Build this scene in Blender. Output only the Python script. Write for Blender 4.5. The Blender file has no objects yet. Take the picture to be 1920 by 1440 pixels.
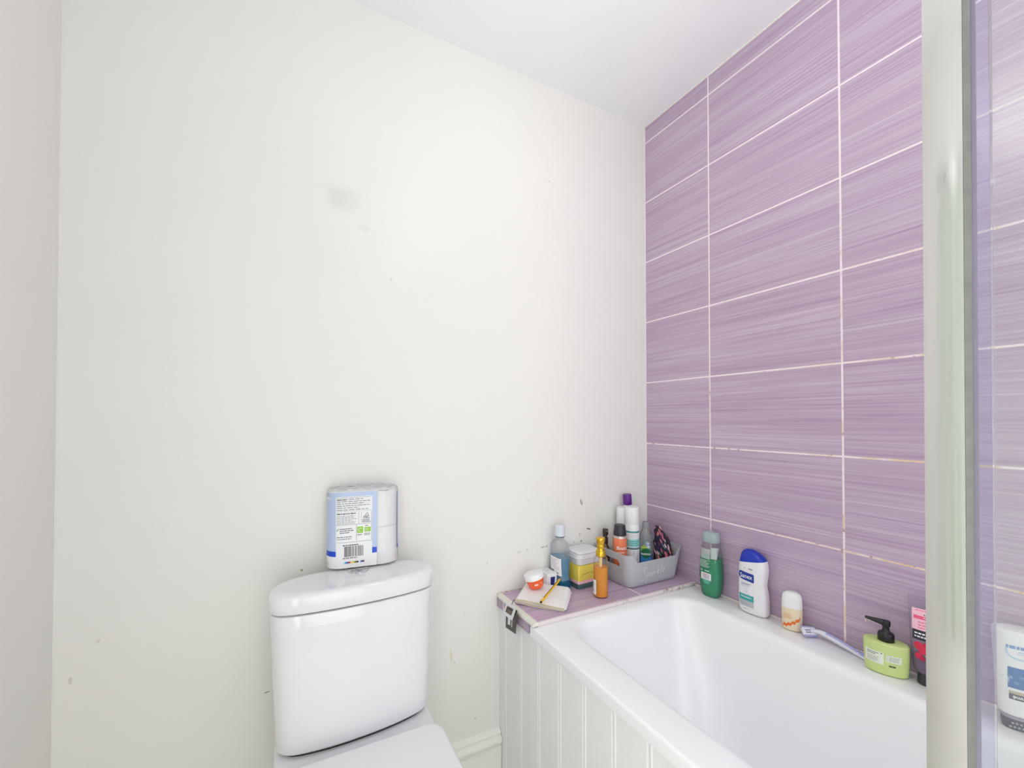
import bpy, bmesh, math, random
import numpy as np
from mathutils import Vector, Matrix
random.seed(7)
scn = bpy.context.scene
COL = scn.collection
PI = math.pi

# ------------------------------------------------------------------ materials
def lin(r, g, b):
    def f(c):
        c /= 255.0
        return c / 12.92 if c <= 0.04045 else ((c + 0.055) / 1.055) ** 2.4
    return (f(r), f(g), f(b), 1.0)

class NT:
    def __init__(s, name):
        s.m = bpy.data.materials.new(name); s.m.use_nodes = True
        s.t = s.m.node_tree; s.t.nodes.clear()
        s.out = s.t.nodes.new('ShaderNodeOutputMaterial')
    def n(s, typ, **kw):
        nd = s.t.nodes.new(typ)
        for k, v in kw.items():
            if k.startswith('i_'):
                key = k[2:]
                key = int(key) if key.isdigit() else key.replace('_', ' ')
                s.set(nd.inputs[key], v)
            else: setattr(nd, k, v)
        return nd
    def set(s, inp, v):
        if isinstance(v, bpy.types.NodeSocket): s.t.links.new(v, inp)
        else: inp.default_value = v
    def math(s, op, a, b=None, c=None, clamp=False):
        nd = s.t.nodes.new('ShaderNodeMath'); nd.operation = op; nd.use_clamp = clamp
        s.set(nd.inputs[0], a)
        if b is not None: s.set(nd.inputs[1], b)
        if c is not None: s.set(nd.inputs[2], c)
        return nd.outputs[0]
    def mix(s, f, a, b):
        nd = s.t.nodes.new('ShaderNodeMix'); nd.data_type = 'RGBA'
        s.set(nd.inputs[0], f); s.set(nd.inputs[6], a); s.set(nd.inputs[7], b)
        return nd.outputs[2]
    def comb(s, x, y, z):
        nd = s.t.nodes.new('ShaderNodeCombineXYZ')
        for i, v in enumerate((x, y, z)): s.set(nd.inputs[i], v)
        return nd.outputs[0]
    def noise(s, vec, scale, detail=2.0, rough=0.5):
        nd = s.t.nodes.new('ShaderNodeTexNoise')
        s.set(nd.inputs['Vector'], vec); s.set(nd.inputs['Scale'], scale)
        s.set(nd.inputs['Detail'], detail); s.set(nd.inputs['Roughness'], rough)
        return nd.outputs[0]
    def ramp(s, f, stops):
        nd = s.t.nodes.new('ShaderNodeValToRGB'); cr = nd.color_ramp
        while len(cr.elements) < len(stops): cr.elements.new(0.5)
        for e, (p, c) in zip(cr.elements, stops): e.position = p; e.color = c
        s.set(nd.inputs[0], f); return nd.outputs[0]
    def mapr(s, v, a, b, c=0.0, d=1.0, smooth=True):
        nd = s.t.nodes.new('ShaderNodeMapRange')
        nd.interpolation_type = 'SMOOTHSTEP' if smooth else 'LINEAR'
        s.set(nd.inputs[0], v)
        for i, x in enumerate((a, b, c, d)): s.set(nd.inputs[i + 1], x)
        return nd.outputs[0]
    def bsdf(s, col, rough=0.5, metal=0.0, spec=0.5, coat=0.0, bump=None, **kw):
        p = s.t.nodes.new('ShaderNodeBsdfPrincipled')
        s.set(p.inputs['Base Color'], col); s.set(p.inputs['Roughness'], rough)
        s.set(p.inputs['Metallic'], metal); s.set(p.inputs['Specular IOR Level'], spec)
        s.set(p.inputs['Coat Weight'], coat)
        for k, v in kw.items(): s.set(p.inputs[k.replace('_', ' ')], v)
        if bump is not None:
            b = s.t.nodes.new('ShaderNodeBump'); s.set(b.inputs['Height'], bump[0])
            b.inputs['Strength'].default_value = bump[1]; b.inputs['Distance'].default_value = bump[2]
            s.t.links.new(b.outputs[0], p.inputs['Normal'])
        return p.outputs[0]
    def done(s, sh):
        s.t.links.new(sh, s.out.inputs[0]); return s.m
    def pos(s):
        o = s.n('ShaderNodeTexCoord').outputs['Object']
        sp = s.n('ShaderNodeSeparateXYZ'); s.t.links.new(o, sp.inputs[0])
        return o, sp.outputs

MATS = {}
def pm(name, rgb, rough=0.45, metal=0.0, spec=0.5, coat=0.0, vary=0.03, **kw):
    """simple procedural material: base colour with a very small noise variation"""
    if name in MATS: return MATS[name]
    t = NT(name); o, xyz = t.pos()
    c = lin(*rgb)
    nz = t.noise(o, 60.0, 2.0)
    lo = tuple(max(0, v * (1 - vary)) for v in c[:3]) + (1,)
    hi = tuple(min(1, v * (1 + vary)) for v in c[:3]) + (1,)
    MATS[name] = t.done(t.bsdf(t.mix(nz, lo, hi), rough, metal, spec, coat, **kw))
    return MATS[name]

def clear_mat(name, tint, body=0.10, bodycol=(235, 238, 240), rough=0.08, gl=0.8):
    if name in MATS: return MATS[name]
    t = NT(name)
    tr = t.n('ShaderNodeBsdfTransparent'); tr.inputs[0].default_value = lin(*tint)
    di = t.n('ShaderNodeBsdfDiffuse'); di.inputs[0].default_value = lin(*bodycol)
    g = t.n('ShaderNodeBsdfGlossy'); g.inputs['Roughness'].default_value = rough
    g.inputs[0].default_value = (gl, gl, gl, 1)
    lw = t.n('ShaderNodeLayerWeight'); lw.inputs[0].default_value = 0.25
    m1 = t.n('ShaderNodeMixShader'); m1.inputs[0].default_value = body
    t.t.links.new(tr.outputs[0], m1.inputs[1]); t.t.links.new(di.outputs[0], m1.inputs[2])
    f = t.math('MULTIPLY_ADD', lw.outputs['Fresnel'], 0.40, 0.02, clamp=True)
    m2 = t.n('ShaderNodeMixShader'); t.t.links.new(f, m2.inputs[0])
    t.t.links.new(m1.outputs[0], m2.inputs[1]); t.t.links.new(g.outputs[0], m2.inputs[2])
    MATS[name] = t.done(m2.outputs[0]); return MATS[name]

def liquid_mat(name, rgb, tint, solid=0.6, rough=0.15):
    if name in MATS: return MATS[name]
    t = NT(name); o, xyz = t.pos()
    tr = t.n('ShaderNodeBsdfTransparent'); tr.inputs[0].default_value = lin(*tint)
    c = lin(*rgb); nz = t.noise(o, 30.0, 2.0)
    col = t.mix(nz, tuple(v * .9 for v in c[:3]) + (1,), tuple(min(1, v * 1.1) for v in c[:3]) + (1,))
    p = t.bsdf(col, rough)
    m = t.n('ShaderNodeMixShader'); m.inputs[0].default_value = solid
    t.t.links.new(tr.outputs[0], m.inputs[1]); t.t.links.new(p, m.inputs[2])
    MATS[name] = t.done(m.outputs[0]); return MATS[name]

def tile_mat(name, ua, va, tw, th, u0, v0, grout=0.0021, stain=True, colshift=1.0):
    """lilac brushed-line glazed tiles with pale grout; ua/va = object axes of the tile plane, lines run along ua"""
    t = NT(name); o, xyz = t.pos()
    u, v = xyz[ua], xyz[va]
    tu = t.math('DIVIDE', t.math('SUBTRACT', u, u0), tw)
    tv = t.math('DIVIDE', t.math('SUBTRACT', v, v0), th)
    iu, iv = t.math('FLOOR', tu), t.math('FLOOR', tv)
    wn = t.n('ShaderNodeTexWhiteNoise', noise_dimensions='2D')
    t.set(wn.inputs['Vector'], t.comb(iu, iv, 0.0)); rnd = wn.outputs[0]
    def grid(fr, size):
        f = t.math('FRACT', t.math('ADD', fr, 0.5))
        return t.math('MULTIPLY', t.math('ABSOLUTE', t.math('SUBTRACT', f, 0.5)), size)
    du, dv = grid(tu, tw), grid(tv, th)
    d = t.math('MINIMUM', du, dv)
    wob = t.math('MULTIPLY', t.math('SUBTRACT', t.noise(o, 70.0, 2.0), 0.5), 0.0012)
    gm = t.mapr(t.math('ADD', d, wob), grout, grout + 0.0007, 1.0, 0.0)
    sh = t.math('MULTIPLY', rnd, 37.0)
    n1 = t.noise(t.comb(t.math('MULTIPLY_ADD', u, 1.6, sh), t.math('MULTIPLY', v, 170.0), sh), 1.0, 3.0, 0.65)
    n2 = t.noise(t.comb(t.math('MULTIPLY_ADD', u, 4.0, sh), t.math('MULTIPLY', v, 480.0), sh), 1.0, 2.0, 0.6)
    n3 = t.noise(t.comb(t.math('MULTIPLY_ADD', u, 0.8, sh), t.math('MULTIPLY', v, 26.0), sh), 1.0, 2.0)
    s = t.math('ADD', t.math('MULTIPLY', n1, 0.55), t.math('ADD', t.math('MULTIPLY', n2, 0.33), t.math('MULTIPLY', n3, 0.22)))
    k = colshift
    col = t.ramp(s, [(0.34, lin(156 * k, 130 * k, 156 * k)), (0.47, lin(179 * k, 156 * k, 180 * k)), (0.58, lin(190 * k, 170 * k, 191 * k)), (0.72, lin(207 * k, 191 * k, 209 * k))])
    hue = t.noise(t.comb(t.math('MULTIPLY', u, 0.7), t.math('MULTIPLY', v, 9.0), 3.0), 1.0, 1.0)
    col = t.mix(t.mapr(hue, 0.4, 0.7, 0.0, 0.30), col, t.mix(0.5, col, lin(184, 150, 172)))
    g0 = lin(240, 226, 230)
    if stain:
        sn = t.noise(o, 16.0, 3.0, 0.6)
        low = t.mapr(v, 2.0, 1.0, 0.0, 1.0); near = t.mapr(u, -0.35, -1.0, 0.0, 1.0)
        amt = t.math('MULTIPLY', t.mapr(sn, 0.42, 0.62), t.math('MULTIPLY', low, near))
        gcol = t.mix(t.math('MULTIPLY', amt, 0.85), g0, lin(216, 184, 128))
        sn2 = t.noise(o, 45.0, 2.0)
        gcol = t.mix(t.math('MULTIPLY', t.mapr(sn2, 0.60, 0.70), t.math('MULTIPLY', low, 0.7)), gcol, lin(150, 112, 92))
    else: gcol = g0
    full = t.mix(gm, col, gcol)
    hgt = t.math('SUBTRACT', t.math('MULTIPLY', s, 0.25), gm)
    rough = t.mapr(gm, 0.0, 1.0, 0.24, 0.8, False)
    return t.done(t.bsdf(full, rough, spec=0.45, bump=(hgt, 0.25, 0.0008)))

def paint_mat(name, rgb, marks=(), ua=0, va=2, rough=0.42, var=0.02):
    t = NT(name); o, xyz = t.pos()
    c = lin(*rgb)
    nz = t.noise(o, 3.0, 3.0)
    col = t.mix(nz, tuple(v * (1 - var) for v in c[:3]) + (1,), tuple(min(1, v * (1 + var)) for v in c[:3]) + (1,))
    wob = t.noise(o, 90.0, 3.0, 0.6); wob2 = t.noise(o, 14.0, 3.0)
    for (x, z, rx, rz, ang, mc, st, soft) in marks:
        dx, dz = t.math('SUBTRACT', xyz[ua], x), t.math('SUBTRACT', xyz[va], z)
        ca, sa = math.cos(ang), math.sin(ang)
        px = t.math('DIVIDE', t.math('ADD', t.math('MULTIPLY', dx, ca), t.math('MULTIPLY', dz, sa)), rx)
        pz = t.math('DIVIDE', t.math('SUBTRACT', t.math('MULTIPLY', dz, ca), t.math('MULTIPLY', dx, sa)), rz)
        r = t.math('SQRT', t.math('ADD', t.math('MULTIPLY', px, px), t.math('MULTIPLY', pz, pz)))
        w = t.math('SUBTRACT', wob2 if soft > 0.5 else wob, 0.5)
        r = t.math('MULTIPLY_ADD', w, 1.6, r)
        f = t.mapr(r, 1.0 + soft * .3, 1.0 - soft, 0.0, st)
        col = t.mix(f, col, lin(*mc))
    b1 = t.noise(o, 220.0, 2.0); b2 = t.noise(o, 6.0, 2.0)
    h = t.math('ADD', t.math('MULTIPLY', b1, 0.25), b2)
    return t.done(t.bsdf(col, rough, spec=0.35, bump=(h, 0.12, 0.002)))

# ------------------------------------------------------------------ mesh helpers
class MB:
    def __init__(s): s.v = []; s.f = []; s.mi = []
    def add(s, verts, faces, mi=0):
        b = len(s.v); s.v += [tuple(p) for p in verts]
        for f in faces: s.f.append(tuple(b + i for i in f)); s.mi.append(mi)
    def loft(s, loops, cap0=True, cap1=True, mi=0, closed=True):
        n = len(loops[0]); b = len(s.v)
        for lp in loops: s.v += [tuple(p) for p in lp]
        for k in range(len(loops) - 1):
            for i in range(n if closed else n - 1):
                j = (i + 1) % n
                s.f.append((b + k*n + i, b + k*n + j, b + (k+1)*n + j, b + (k+1)*n + i)); s.mi.append(mi)
        if cap0: s.f.append(tuple(b + i for i in reversed(range(n)))); s.mi.append(mi)
        if cap1: s.f.append(tuple(b + (len(loops)-1)*n + i for i in range(n))); s.mi.append(mi)
    def rbox(s, x0, x1, y0, y1, z0, z1, r=0.0, bev=0.0, seg=4, n=5, mi=0, bot=True):
        """box with vertical corner radius r and edge bevel bev"""
        loops = []
        def L(ins, z): return [(p[0], p[1], z) for p in rrect(x0+ins, x1-ins, y0+ins, y1-ins, max(r-ins, 0.0), n)]
        if bev > 0:
            for i in range(seg + 1):
                a = PI/2 * i / seg
                if bot: loops.append(L(bev*(1-math.sin(a)), z0 + bev*(1-math.cos(a))))
            if not bot: loops.append(L(0, z0))
            for i in range(seg + 1):
                a = PI/2 * i / seg
                loops.append(L(bev*(1-math.cos(a)), z1 - bev*(1-math.sin(a))))
        else: loops = [L(0, z0), L(0, z1)]
        s.loft(loops, mi=mi)
    def lathe(s, prof, n=40, cx=0, cy=0, mi=0, cap0=True, cap1=True):
        s.loft([[(cx + r*math.cos(2*PI*i/n), cy + r*math.sin(2*PI*i/n), z) for i in range(n)] for r, z in prof], cap0, cap1, mi)
    def tube(s, path, r, n=10, mi=0, flat=1.0):
        pts = [Vector(p) for p in path]; loops = []
        up = Vector((0, 0, 1))
        for i, p in enumerate(pts):
            d = (pts[min(i+1, len(pts)-1)] - pts[max(i-1, 0)]).normalized()
            a = d.cross(up)
            if a.length < 1e-4: a = d.cross(Vector((1, 0, 0)))
            a.normalize(); b = a.cross(d).normalized()
            rr = r[i] if isinstance(r, (list, tuple)) else r
            loops.append([tuple(p + a*rr*math.cos(2*PI*k/n) + b*rr*flat*math.sin(2*PI*k/n)) for k in range(n)])
        s.loft(loops, mi=mi)

def rrect(x0, x1, y0, y1, r, n=5):
    pts = []
    r = max(r, 1e-5)
    for cx, cy, a0 in ((x1-r, y1-r, 0), (x0+r, y1-r, PI/2), (x0+r, y0+r, PI), (x1-r, y0+r, 1.5*PI)):
        for i in range(n + 1):
            a = a0 + PI/2 * i / n
            pts.append((cx + r*math.cos(a), cy + r*math.sin(a)))
    return pts

def sell(xl, xr, d, n, N=48):
    c, w = (xl + xr)/2, (xr - xl)/2; pts = []
    for i in range(N):
        a = 2*PI*i/N; ca, sa = math.cos(a), math.sin(a)
        pts.append((c + w*math.copysign(abs(ca)**(2/n), ca), d*math.copysign(abs(sa)**(2/n), sa)))
    return pts

def catmull(pts, sub=6, closed=False):
    pts = [np.array(p, float) for p in pts]; out = []; n = len(pts)
    rng = range(n) if closed else range(n - 1)
    for i in rng:
        if closed: p0, p1, p2, p3 = pts[i-1], pts[i], pts[(i+1) % n], pts[(i+2) % n]
        else: p0, p1, p2, p3 = pts[max(i-1, 0)], pts[i], pts[i+1], pts[min(i+2, n-1)]
        for k in range(sub):
            t = k/sub
            out.append(0.5*((2*p1) + (-p0+p2)*t + (2*p0-5*p1+4*p2-p3)*t*t + (-p0+3*p1-3*p2+p3)*t**3))
    if not closed: out.append(pts[-1])
    return [tuple(p) for p in out]

def obj(name, mb, mats, parent=None, smooth=True, angle=35):
    me = bpy.data.meshes.new(name); me.from_pydata(mb.v, [], mb.f)
    if not isinstance(mats, (list, tuple)): mats = [mats]
    for m in mats: me.materials.append(m)
    me.polygons.foreach_set('material_index', mb.mi)
    bm = bmesh.new(); bm.from_mesh(me)
    bmesh.ops.remove_doubles(bm, verts=bm.verts, dist=1e-6)
    bmesh.ops.recalc_face_normals(bm, faces=bm.faces); bm.to_mesh(me); bm.free()
    if smooth:
        me.polygons.foreach_set('use_smooth', [True]*len(me.polygons))
        me.set_sharp_from_angle(angle=math.radians(angle))
    me.update()
    o = bpy.data.objects.new(name, me); COL.objects.link(o)
    if parent is not None: o.parent = parent
    return o

def tag(o, label, cat, group=None):
    o['label'] = label; o['category'] = cat
    if group: o['group'] = group
    return o
def thing(name, label, cat, loc=(0, 0, 0), rz=0.0, group=None, rot=None):
    o = bpy.data.objects.new(name, None); COL.objects.link(o)
    o.empty_display_size = 0.03; o.location = loc
    o.rotation_euler = rot if rot else (0, 0, rz)
    return tag(o, label, cat, group)
def struct(name, mb, mats, **kw):
    o = obj(name, mb, mats, **kw); o['kind'] = 'structure'; return o

# ---- printed artwork laid on a surface
_txt = {}
def text_geo(s, size, shear=0.0, bold=0.0, space=1.0):
    key = (s, size, shear, bold, space)
    if key in _txt: return _txt[key]
    cu = bpy.data.curves.new('lettering', 'FONT'); cu.body = s; cu.size = size; cu.shear = shear
    cu.offset = bold; cu.space_character = space; cu.align_x = 'CENTER'; cu.align_y = 'CENTER'; cu.resolution_u = 3
    o = bpy.data.objects.new('lettering', cu); COL.objects.link(o)
    dg = bpy.context.evaluated_depsgraph_get()
    me = bpy.data.meshes.new_from_object(o.evaluated_get(dg))
    vs = [(v.co.x, v.co.y) for v in me.vertices]; fs = [tuple(p.vertices) for p in me.polygons]
    bpy.data.objects.remove(o); bpy.data.curves.remove(cu); bpy.data.meshes.remove(me)
    _txt[key] = (vs, fs); return vs, fs

class Art:
    """flat print in metres (u to the right, w upwards) that is laid onto a surface by fn(u, w, offset)"""
    def __init__(s): s.items = []; s.mats = []
    def m(s, mat):
        if mat not in s.mats: s.mats.append(mat)
        return s.mats.index(mat)
    def rect(s, u0, u1, w0, w1, mat, layer=0, cell=0.004, skew=0.0):
        nu = max(1, int(math.ceil((u1-u0)/cell))); nw = max(1, int(math.ceil((w1-w0)/0.02)))
        vs = [(u0+(u1-u0)*i/nu, w0+(w1-w0)*j/nw + skew*(u0+(u1-u0)*i/nu)) for j in range(nw+1) for i in range(nu+1)]
        fs = [(j*(nu+1)+i, j*(nu+1)+i+1, (j+1)*(nu+1)+i+1, (j+1)*(nu+1)+i) for j in range(nw) for i in range(nu)]
        s.items.append((vs, fs, s.m(mat), layer))
    def poly(s, pts, mat, layer=0):
        n = len(pts); u0, u1 = min(p[0] for p in pts), max(p[0] for p in pts); k = max(6, min(24, int((u1-u0)/.0015)))
        vs = []
        for i in range(k+1):
            u = u0+(u1-u0)*min(max(i/k, 1e-4), 1-1e-4); ws = []
            for a in range(n):
                (ua, wa), (ub, wb) = pts[a], pts[(a+1) % n]
                if (ua-u)*(ub-u) <= 0 and abs(ub-ua) > 1e-9: ws.append(wa+(wb-wa)*(u-ua)/(ub-ua))
            if not ws: ws = [pts[0][1]]
            vs += [(u, min(ws)), (u, max(ws))]
        s.items.append((vs, [(2*i, 2*i+2, 2*i+3, 2*i+1) for i in range(k)], s.m(mat), layer))
    def disc(s, u, w, ru, rw, mat, layer=0, n=20):
        s.poly([(u+ru*math.cos(2*PI*i/n), w+rw*math.sin(2*PI*i/n)) for i in range(n)], mat, layer)
    def ribbon(s, path, wd, mat, layer=0):
        pts = [np.array(p) for p in path]; vs = []; n = len(pts)
        for i, p in enumerate(pts):
            d = pts[min(i+1, n-1)] - pts[max(i-1, 0)]; d = d/(np.linalg.norm(d)+1e-9)
            nn = np.array((-d[1], d[0])); w = wd[i] if isinstance(wd, (list, tuple)) else wd
            vs += [tuple(p+nn*w/2), tuple(p-nn*w/2)]
        s.items.append((vs, [(2*i, 2*i+1, 2*i+3, 2*i+2) for i in range(n-1)], s.m(mat), layer))
    def text(s, txt, u, w, size, mat, layer=1, shear=0.0, bold=0.0, flip=False, space=1.0, sx=1.0):
        vs, fs = text_geo(txt, size, shear, bold, space); k = -1 if flip else 1
        s.items.append(([(u+k*a*sx, w+k*b) for a, b in vs], fs, s.m(mat), layer))
    def lines(s, u0, u1, w_top, w_bot, rows, mat, layer=1, h=0.45, seed=1, skew=0.0):
        """rows of print too small to read"""
        rg = random.Random(seed); dw = (w_top-w_bot)/rows
        for r in range(rows):
            w = w_top - (r+0.5)*dw; u = u0; end = u1 - rg.random()*(u1-u0)*0.35
            while u < end:
                l = (u1-u0)*(0.05+rg.random()*0.12)
                s.rect(u, min(u+l, end), w-dw*h/2, w+dw*h/2, mat, layer, skew=skew); u += l+(u1-u0)*0.03
    def barcode(s, u0, u1, w0, w1, mat, layer=1, seed=3):
        rg = random.Random(seed); u = u0
        while u < u1:
            l = (u1-u0)*rg.choice((0.012, 0.02, 0.035)); s.rect(u, min(u+l, u1), w0, w1, mat, layer)
            u += l+(u1-u0)*rg.choice((0.014, 0.024, 0.04))
    def build(s, name, parent, fn, base=0.00025, step=0.00018):
        mb = MB()
        for vs, fs, mi, ly in s.items: mb.add([fn(u, w, base+step*ly) for u, w in vs], fs, mi)
        me = bpy.data.meshes.new(name); me.from_pydata(mb.v, [], mb.f)
        for m in s.mats: me.materials.append(m)
        me.polygons.foreach_set('material_index', mb.mi); me.update()
        o = bpy.data.objects.new(name, me); COL.objects.link(o); o.parent = parent
        return o

# ---- bottle body given as key heights (z, x_left, x_right, half_depth, exponent)
class Body:
    def __init__(s, keys, sub=5, shear=None):
        s.k = np.array(catmull(keys, sub)); s.shear = shear
        o = np.argsort(s.k[:, 0], kind='stable'); s.k = s.k[o]
    def at(s, z): return [float(np.interp(z, s.k[:, 0], s.k[:, i])) for i in range(1, 5)]
    def mb(s, z0=None, z1=None, inset=0.0, N=48, cap0=True, cap1=True):
        zs = [z for z in s.k[:, 0]]
        lo = zs[0] if z0 is None else z0; hi = zs[-1] if z1 is None else z1
        zz = [lo] + [z for z in zs if lo+1e-5 < z < hi-1e-5] + [hi]; loops = []
        for z in zz:
            xl, xr, d, n = s.at(z)
            lp = sell(xl+inset, xr-inset, max(d-inset, 1e-4), n, N)
            k = s.shear(z) if s.shear else 0.0
            loops.append([(x, y, z+k*x) for x, y in lp])
        m = MB(); m.loft(loops, cap0, cap1); return m
    def fn(s, dz=0.0, side=-1):
        def f(u, w, off):
            xl, xr, d, n = s.at(w); c, hw = (xl+xr)/2, (xr-xl)/2
            t = min(abs(u-c)/hw, 0.995)
            return (u, side*(d*(1-t**n)**(1/n)+off), w)
        return f
def cyl_fn(r, a0=0.0):
    """print wrapped round a cylinder, u = arc length, u=0 faces -y turned by a0"""
    def f(u, w, off):
        rr = r(w) if callable(r) else r
        a = u/rr + a0
        return ((rr+off)*math.sin(a), -(rr+off)*math.cos(a), w)
    return f

# ------------------------------------------------------------------ shared materials
white_cer = pm('white_glazed_ceramic', (230, 231, 234), 0.12, coat=0.4, vary=0.008)
acrylic = pm('white_bath_acrylic', (243, 244, 246), 0.28, coat=0.15, vary=0.008)
panel_m = pm('white_painted_panel', (238, 238, 240), 0.35, vary=0.015)
gloss_w = pm('white_gloss_paint', (236, 236, 230), 0.28, vary=0.012)
seat_m = pm('white_seat_plastic', (234, 235, 238), 0.16, vary=0.006)
black_p = pm('black_plastic', (26, 26, 28), 0.3)
dark_gap = pm('dark_rubber_gap_shade', (40, 34, 36), 0.7)  # dark tone for the gasket and the shaded gaps around the cistern
white_p = pm('white_plastic', (236, 236, 236), 0.35, vary=0.01)
ink = pm('print_black', (45, 45, 50), 0.5)
ink_g = pm('print_grey', (150, 152, 158), 0.5)
paper = pm('label_white', (240, 240, 240), 0.5, vary=0.01)
chrome = pm('polished_chrome', (205, 206, 205), 0.12, metal=1.0)

# ------------------------------------------------------------------ room shell
W, ZC, YF = -1.764, 2.399, -1.93
TH = 0.08
marks = [(-1.180, 1.815, .055, .045, -0.4, (176, 170, 158), .22, .9), (-1.115, 1.74, .02, .012, 0, (196, 186, 176), .15, .8),
         (-.3326, .868, .0055, .012, .35, (168, 158, 150), .9, .15), (-.329, .872, .0025, .007, .3, (222, 218, 210), .8, .2),
         (-.300, .7635, .010, .0028, -.25, (96, 88, 80), 1, .2), (-.503, .7222, .008, .003, .2, (178, 160, 134), .75, .25),
         (-.487, .7235, .004, .003, .2, (172, 154, 128), .75, .25), (-.5685, .722, .0055, .005, 0, (208, 196, 176), .6, .3),
         (-.545, .724, .0035, .0025, 0, (192, 186, 172), .6, .3), (-.600, .719, .006, .004, 0, (205, 200, 188), .8, .3),
         (-.5598, .891, .003, .0035, 0, (190, 182, 170), .8, .3), (-.3404, .7455, .003, .006, 0, (170, 165, 158), .8, .3),
         (-.333, .722, .006, .0025, .5, (110, 104, 98), .9, .25), (-.366, .722, .003, .003, 0, (150, 146, 140), .8, .3),
         (-.8465, .425, .004, .030, .1, (214, 198, 140), .45, .6), (-.7636, .2011, .0028, .0028, 0, (170, 160, 130), .8, .3),
         (-.835, .40, .002, .002, 0, (150, 140, 120), .8, .3), (-1.2753, .768, .003, .003, 0, (140, 124, 80), .9, .3),
         (-1.3564, .4619, .007, .0014, .1, (110, 100, 90), .9, .3), (-.4737, 2.048, .003, .004, 0, (190, 184, 174), .7, .3),
         (-1.735, .60, .004, .010, 0, (196, 192, 184), .6, .4), (-1.69, .675, .006, .004, .4, (205, 202, 194), .6, .4),
         (-.72, .70, .004, .003, 0, (196, 190, 178), .6, .4), (-.80, .55, .003, .003, 0, (170, 165, 155), .7, .3),
         (-1.04, 1.60, .003, .006, .4, (196, 192, 186), .6, .4)]
wall_paint = paint_mat('cream_wall_paint', (230, 229, 225), marks)
wall_plain = paint_mat('cream_wall_paint_plain', (230, 229, 225))
ceil_paint = paint_mat('white_ceiling_paint', (245, 246, 248), rough=0.7)
tiles = tile_mat('lilac_wall_tiles', 1, 2, 0.4032, 0.25, -0.3011, 0.83)
m = MB(); m.rbox(W-TH, TH, YF-TH, TH, -0.05, 0.0)
struct('floor', m, pm('beige_vinyl_floor', (222, 216, 203), 0.4, vary=0.1), smooth=False)
m = MB(); m.rbox(W-TH, TH, YF-TH, TH, ZC, ZC+0.05); struct('ceiling', m, ceil_paint, smooth=False)
# the back wall's front face is a grid; only cells that carry chips and stains use the marked paint
m = MB(); gx, gz = 30, 30
xs = [W-TH+(2*TH-W)*i/gx for i in range(gx+1)]; zs = [ZC*j/gz for j in range(gz+1)]
m.add([(x, 0, z) for z in zs for x in xs], [], 0)
for j in range(gz):
    for i in range(gx):
        hit = any(xs[i]-rx*1.9-.004 < x < xs[i+1]+rx*1.9+.004 and zs[j]-rz*1.9-.004 < z < zs[j+1]+rz*1.9+.004 for (x, z, rx, rz, *_r) in marks)
        m.f.append((j*(gx+1)+i, j*(gx+1)+i+1, (j+1)*(gx+1)+i+1, (j+1)*(gx+1)+i)); m.mi.append(1 if hit else 0)
a0, a1 = W-TH, TH
m.add([(a0, 0, 0), (a1, 0, 0), (a1, TH, 0), (a0, TH, 0), (a0, 0, ZC), (a1, 0, ZC), (a1, TH, ZC), (a0, TH, ZC)], [(0, 3, 2, 1), (4, 5, 6, 7), (1, 2, 6, 5), (2, 3, 7, 6), (3, 0, 4, 7)], 0)
struct('wall_back', m, [wall_plain, wall_paint], smooth=False)
m = MB(); m.rbox(0, TH, YF, 0, 0, ZC); struct('wall_right', m, tiles, smooth=False)
m = MB(); m.rbox(W-TH, W, YF, 0, 0, ZC); struct('wall_left', m, wall_plain, smooth=False)
m = MB(); m.rbox(W-TH, TH, YF-TH, YF, 0, ZC); struct('wall_front', m, wall_plain, smooth=False)
caulk = pm('white_sealant', (236, 228, 224), 0.5, vary=0.05)
m = MB(); m.rbox(-0.0035, 0, -0.0035, 0, 0.60, ZC, 0.001); struct('trim_1', m, caulk)
m = MB(); m.rbox(-0.0035, 0, YF, -0.0035, ZC-0.0035, ZC); struct('trim_2', m, caulk)

def profile_x(prof, x0, x1):      # (depth from wall, z) polygon extruded along x, wall at y=0
    mb = MB(); mb.loft([[(x, -d, z) for d, z in prof] for x in (x0, x1)]); return mb
sk = [(0, 0), (.017, 0), (.017, .088), (.0185, .0905), (.0185, .0935), (.013, .0955), (.0125, .098)]
for i in range(9):
    a = -PI/2 + PI*i/8; sk.append((.0125 + .0105*math.cos(a), .113 + .0145*math.sin(a)))
sk += [(.0105, .129), (.0125, .1305), (.0135, .134), (.012, .1375), (.009, .140), (.004, .1445), (0, .1465)]
struct('baseboard_back', profile_x(sk, W, -0.6765), gloss_w, angle=30)
mb = MB(); mb.loft([[(W+d, y, z) for d, z in sk] for y in (-1.235, -0.0235)])
struct('baseboard_left', mb, gloss_w, angle=30)

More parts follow.
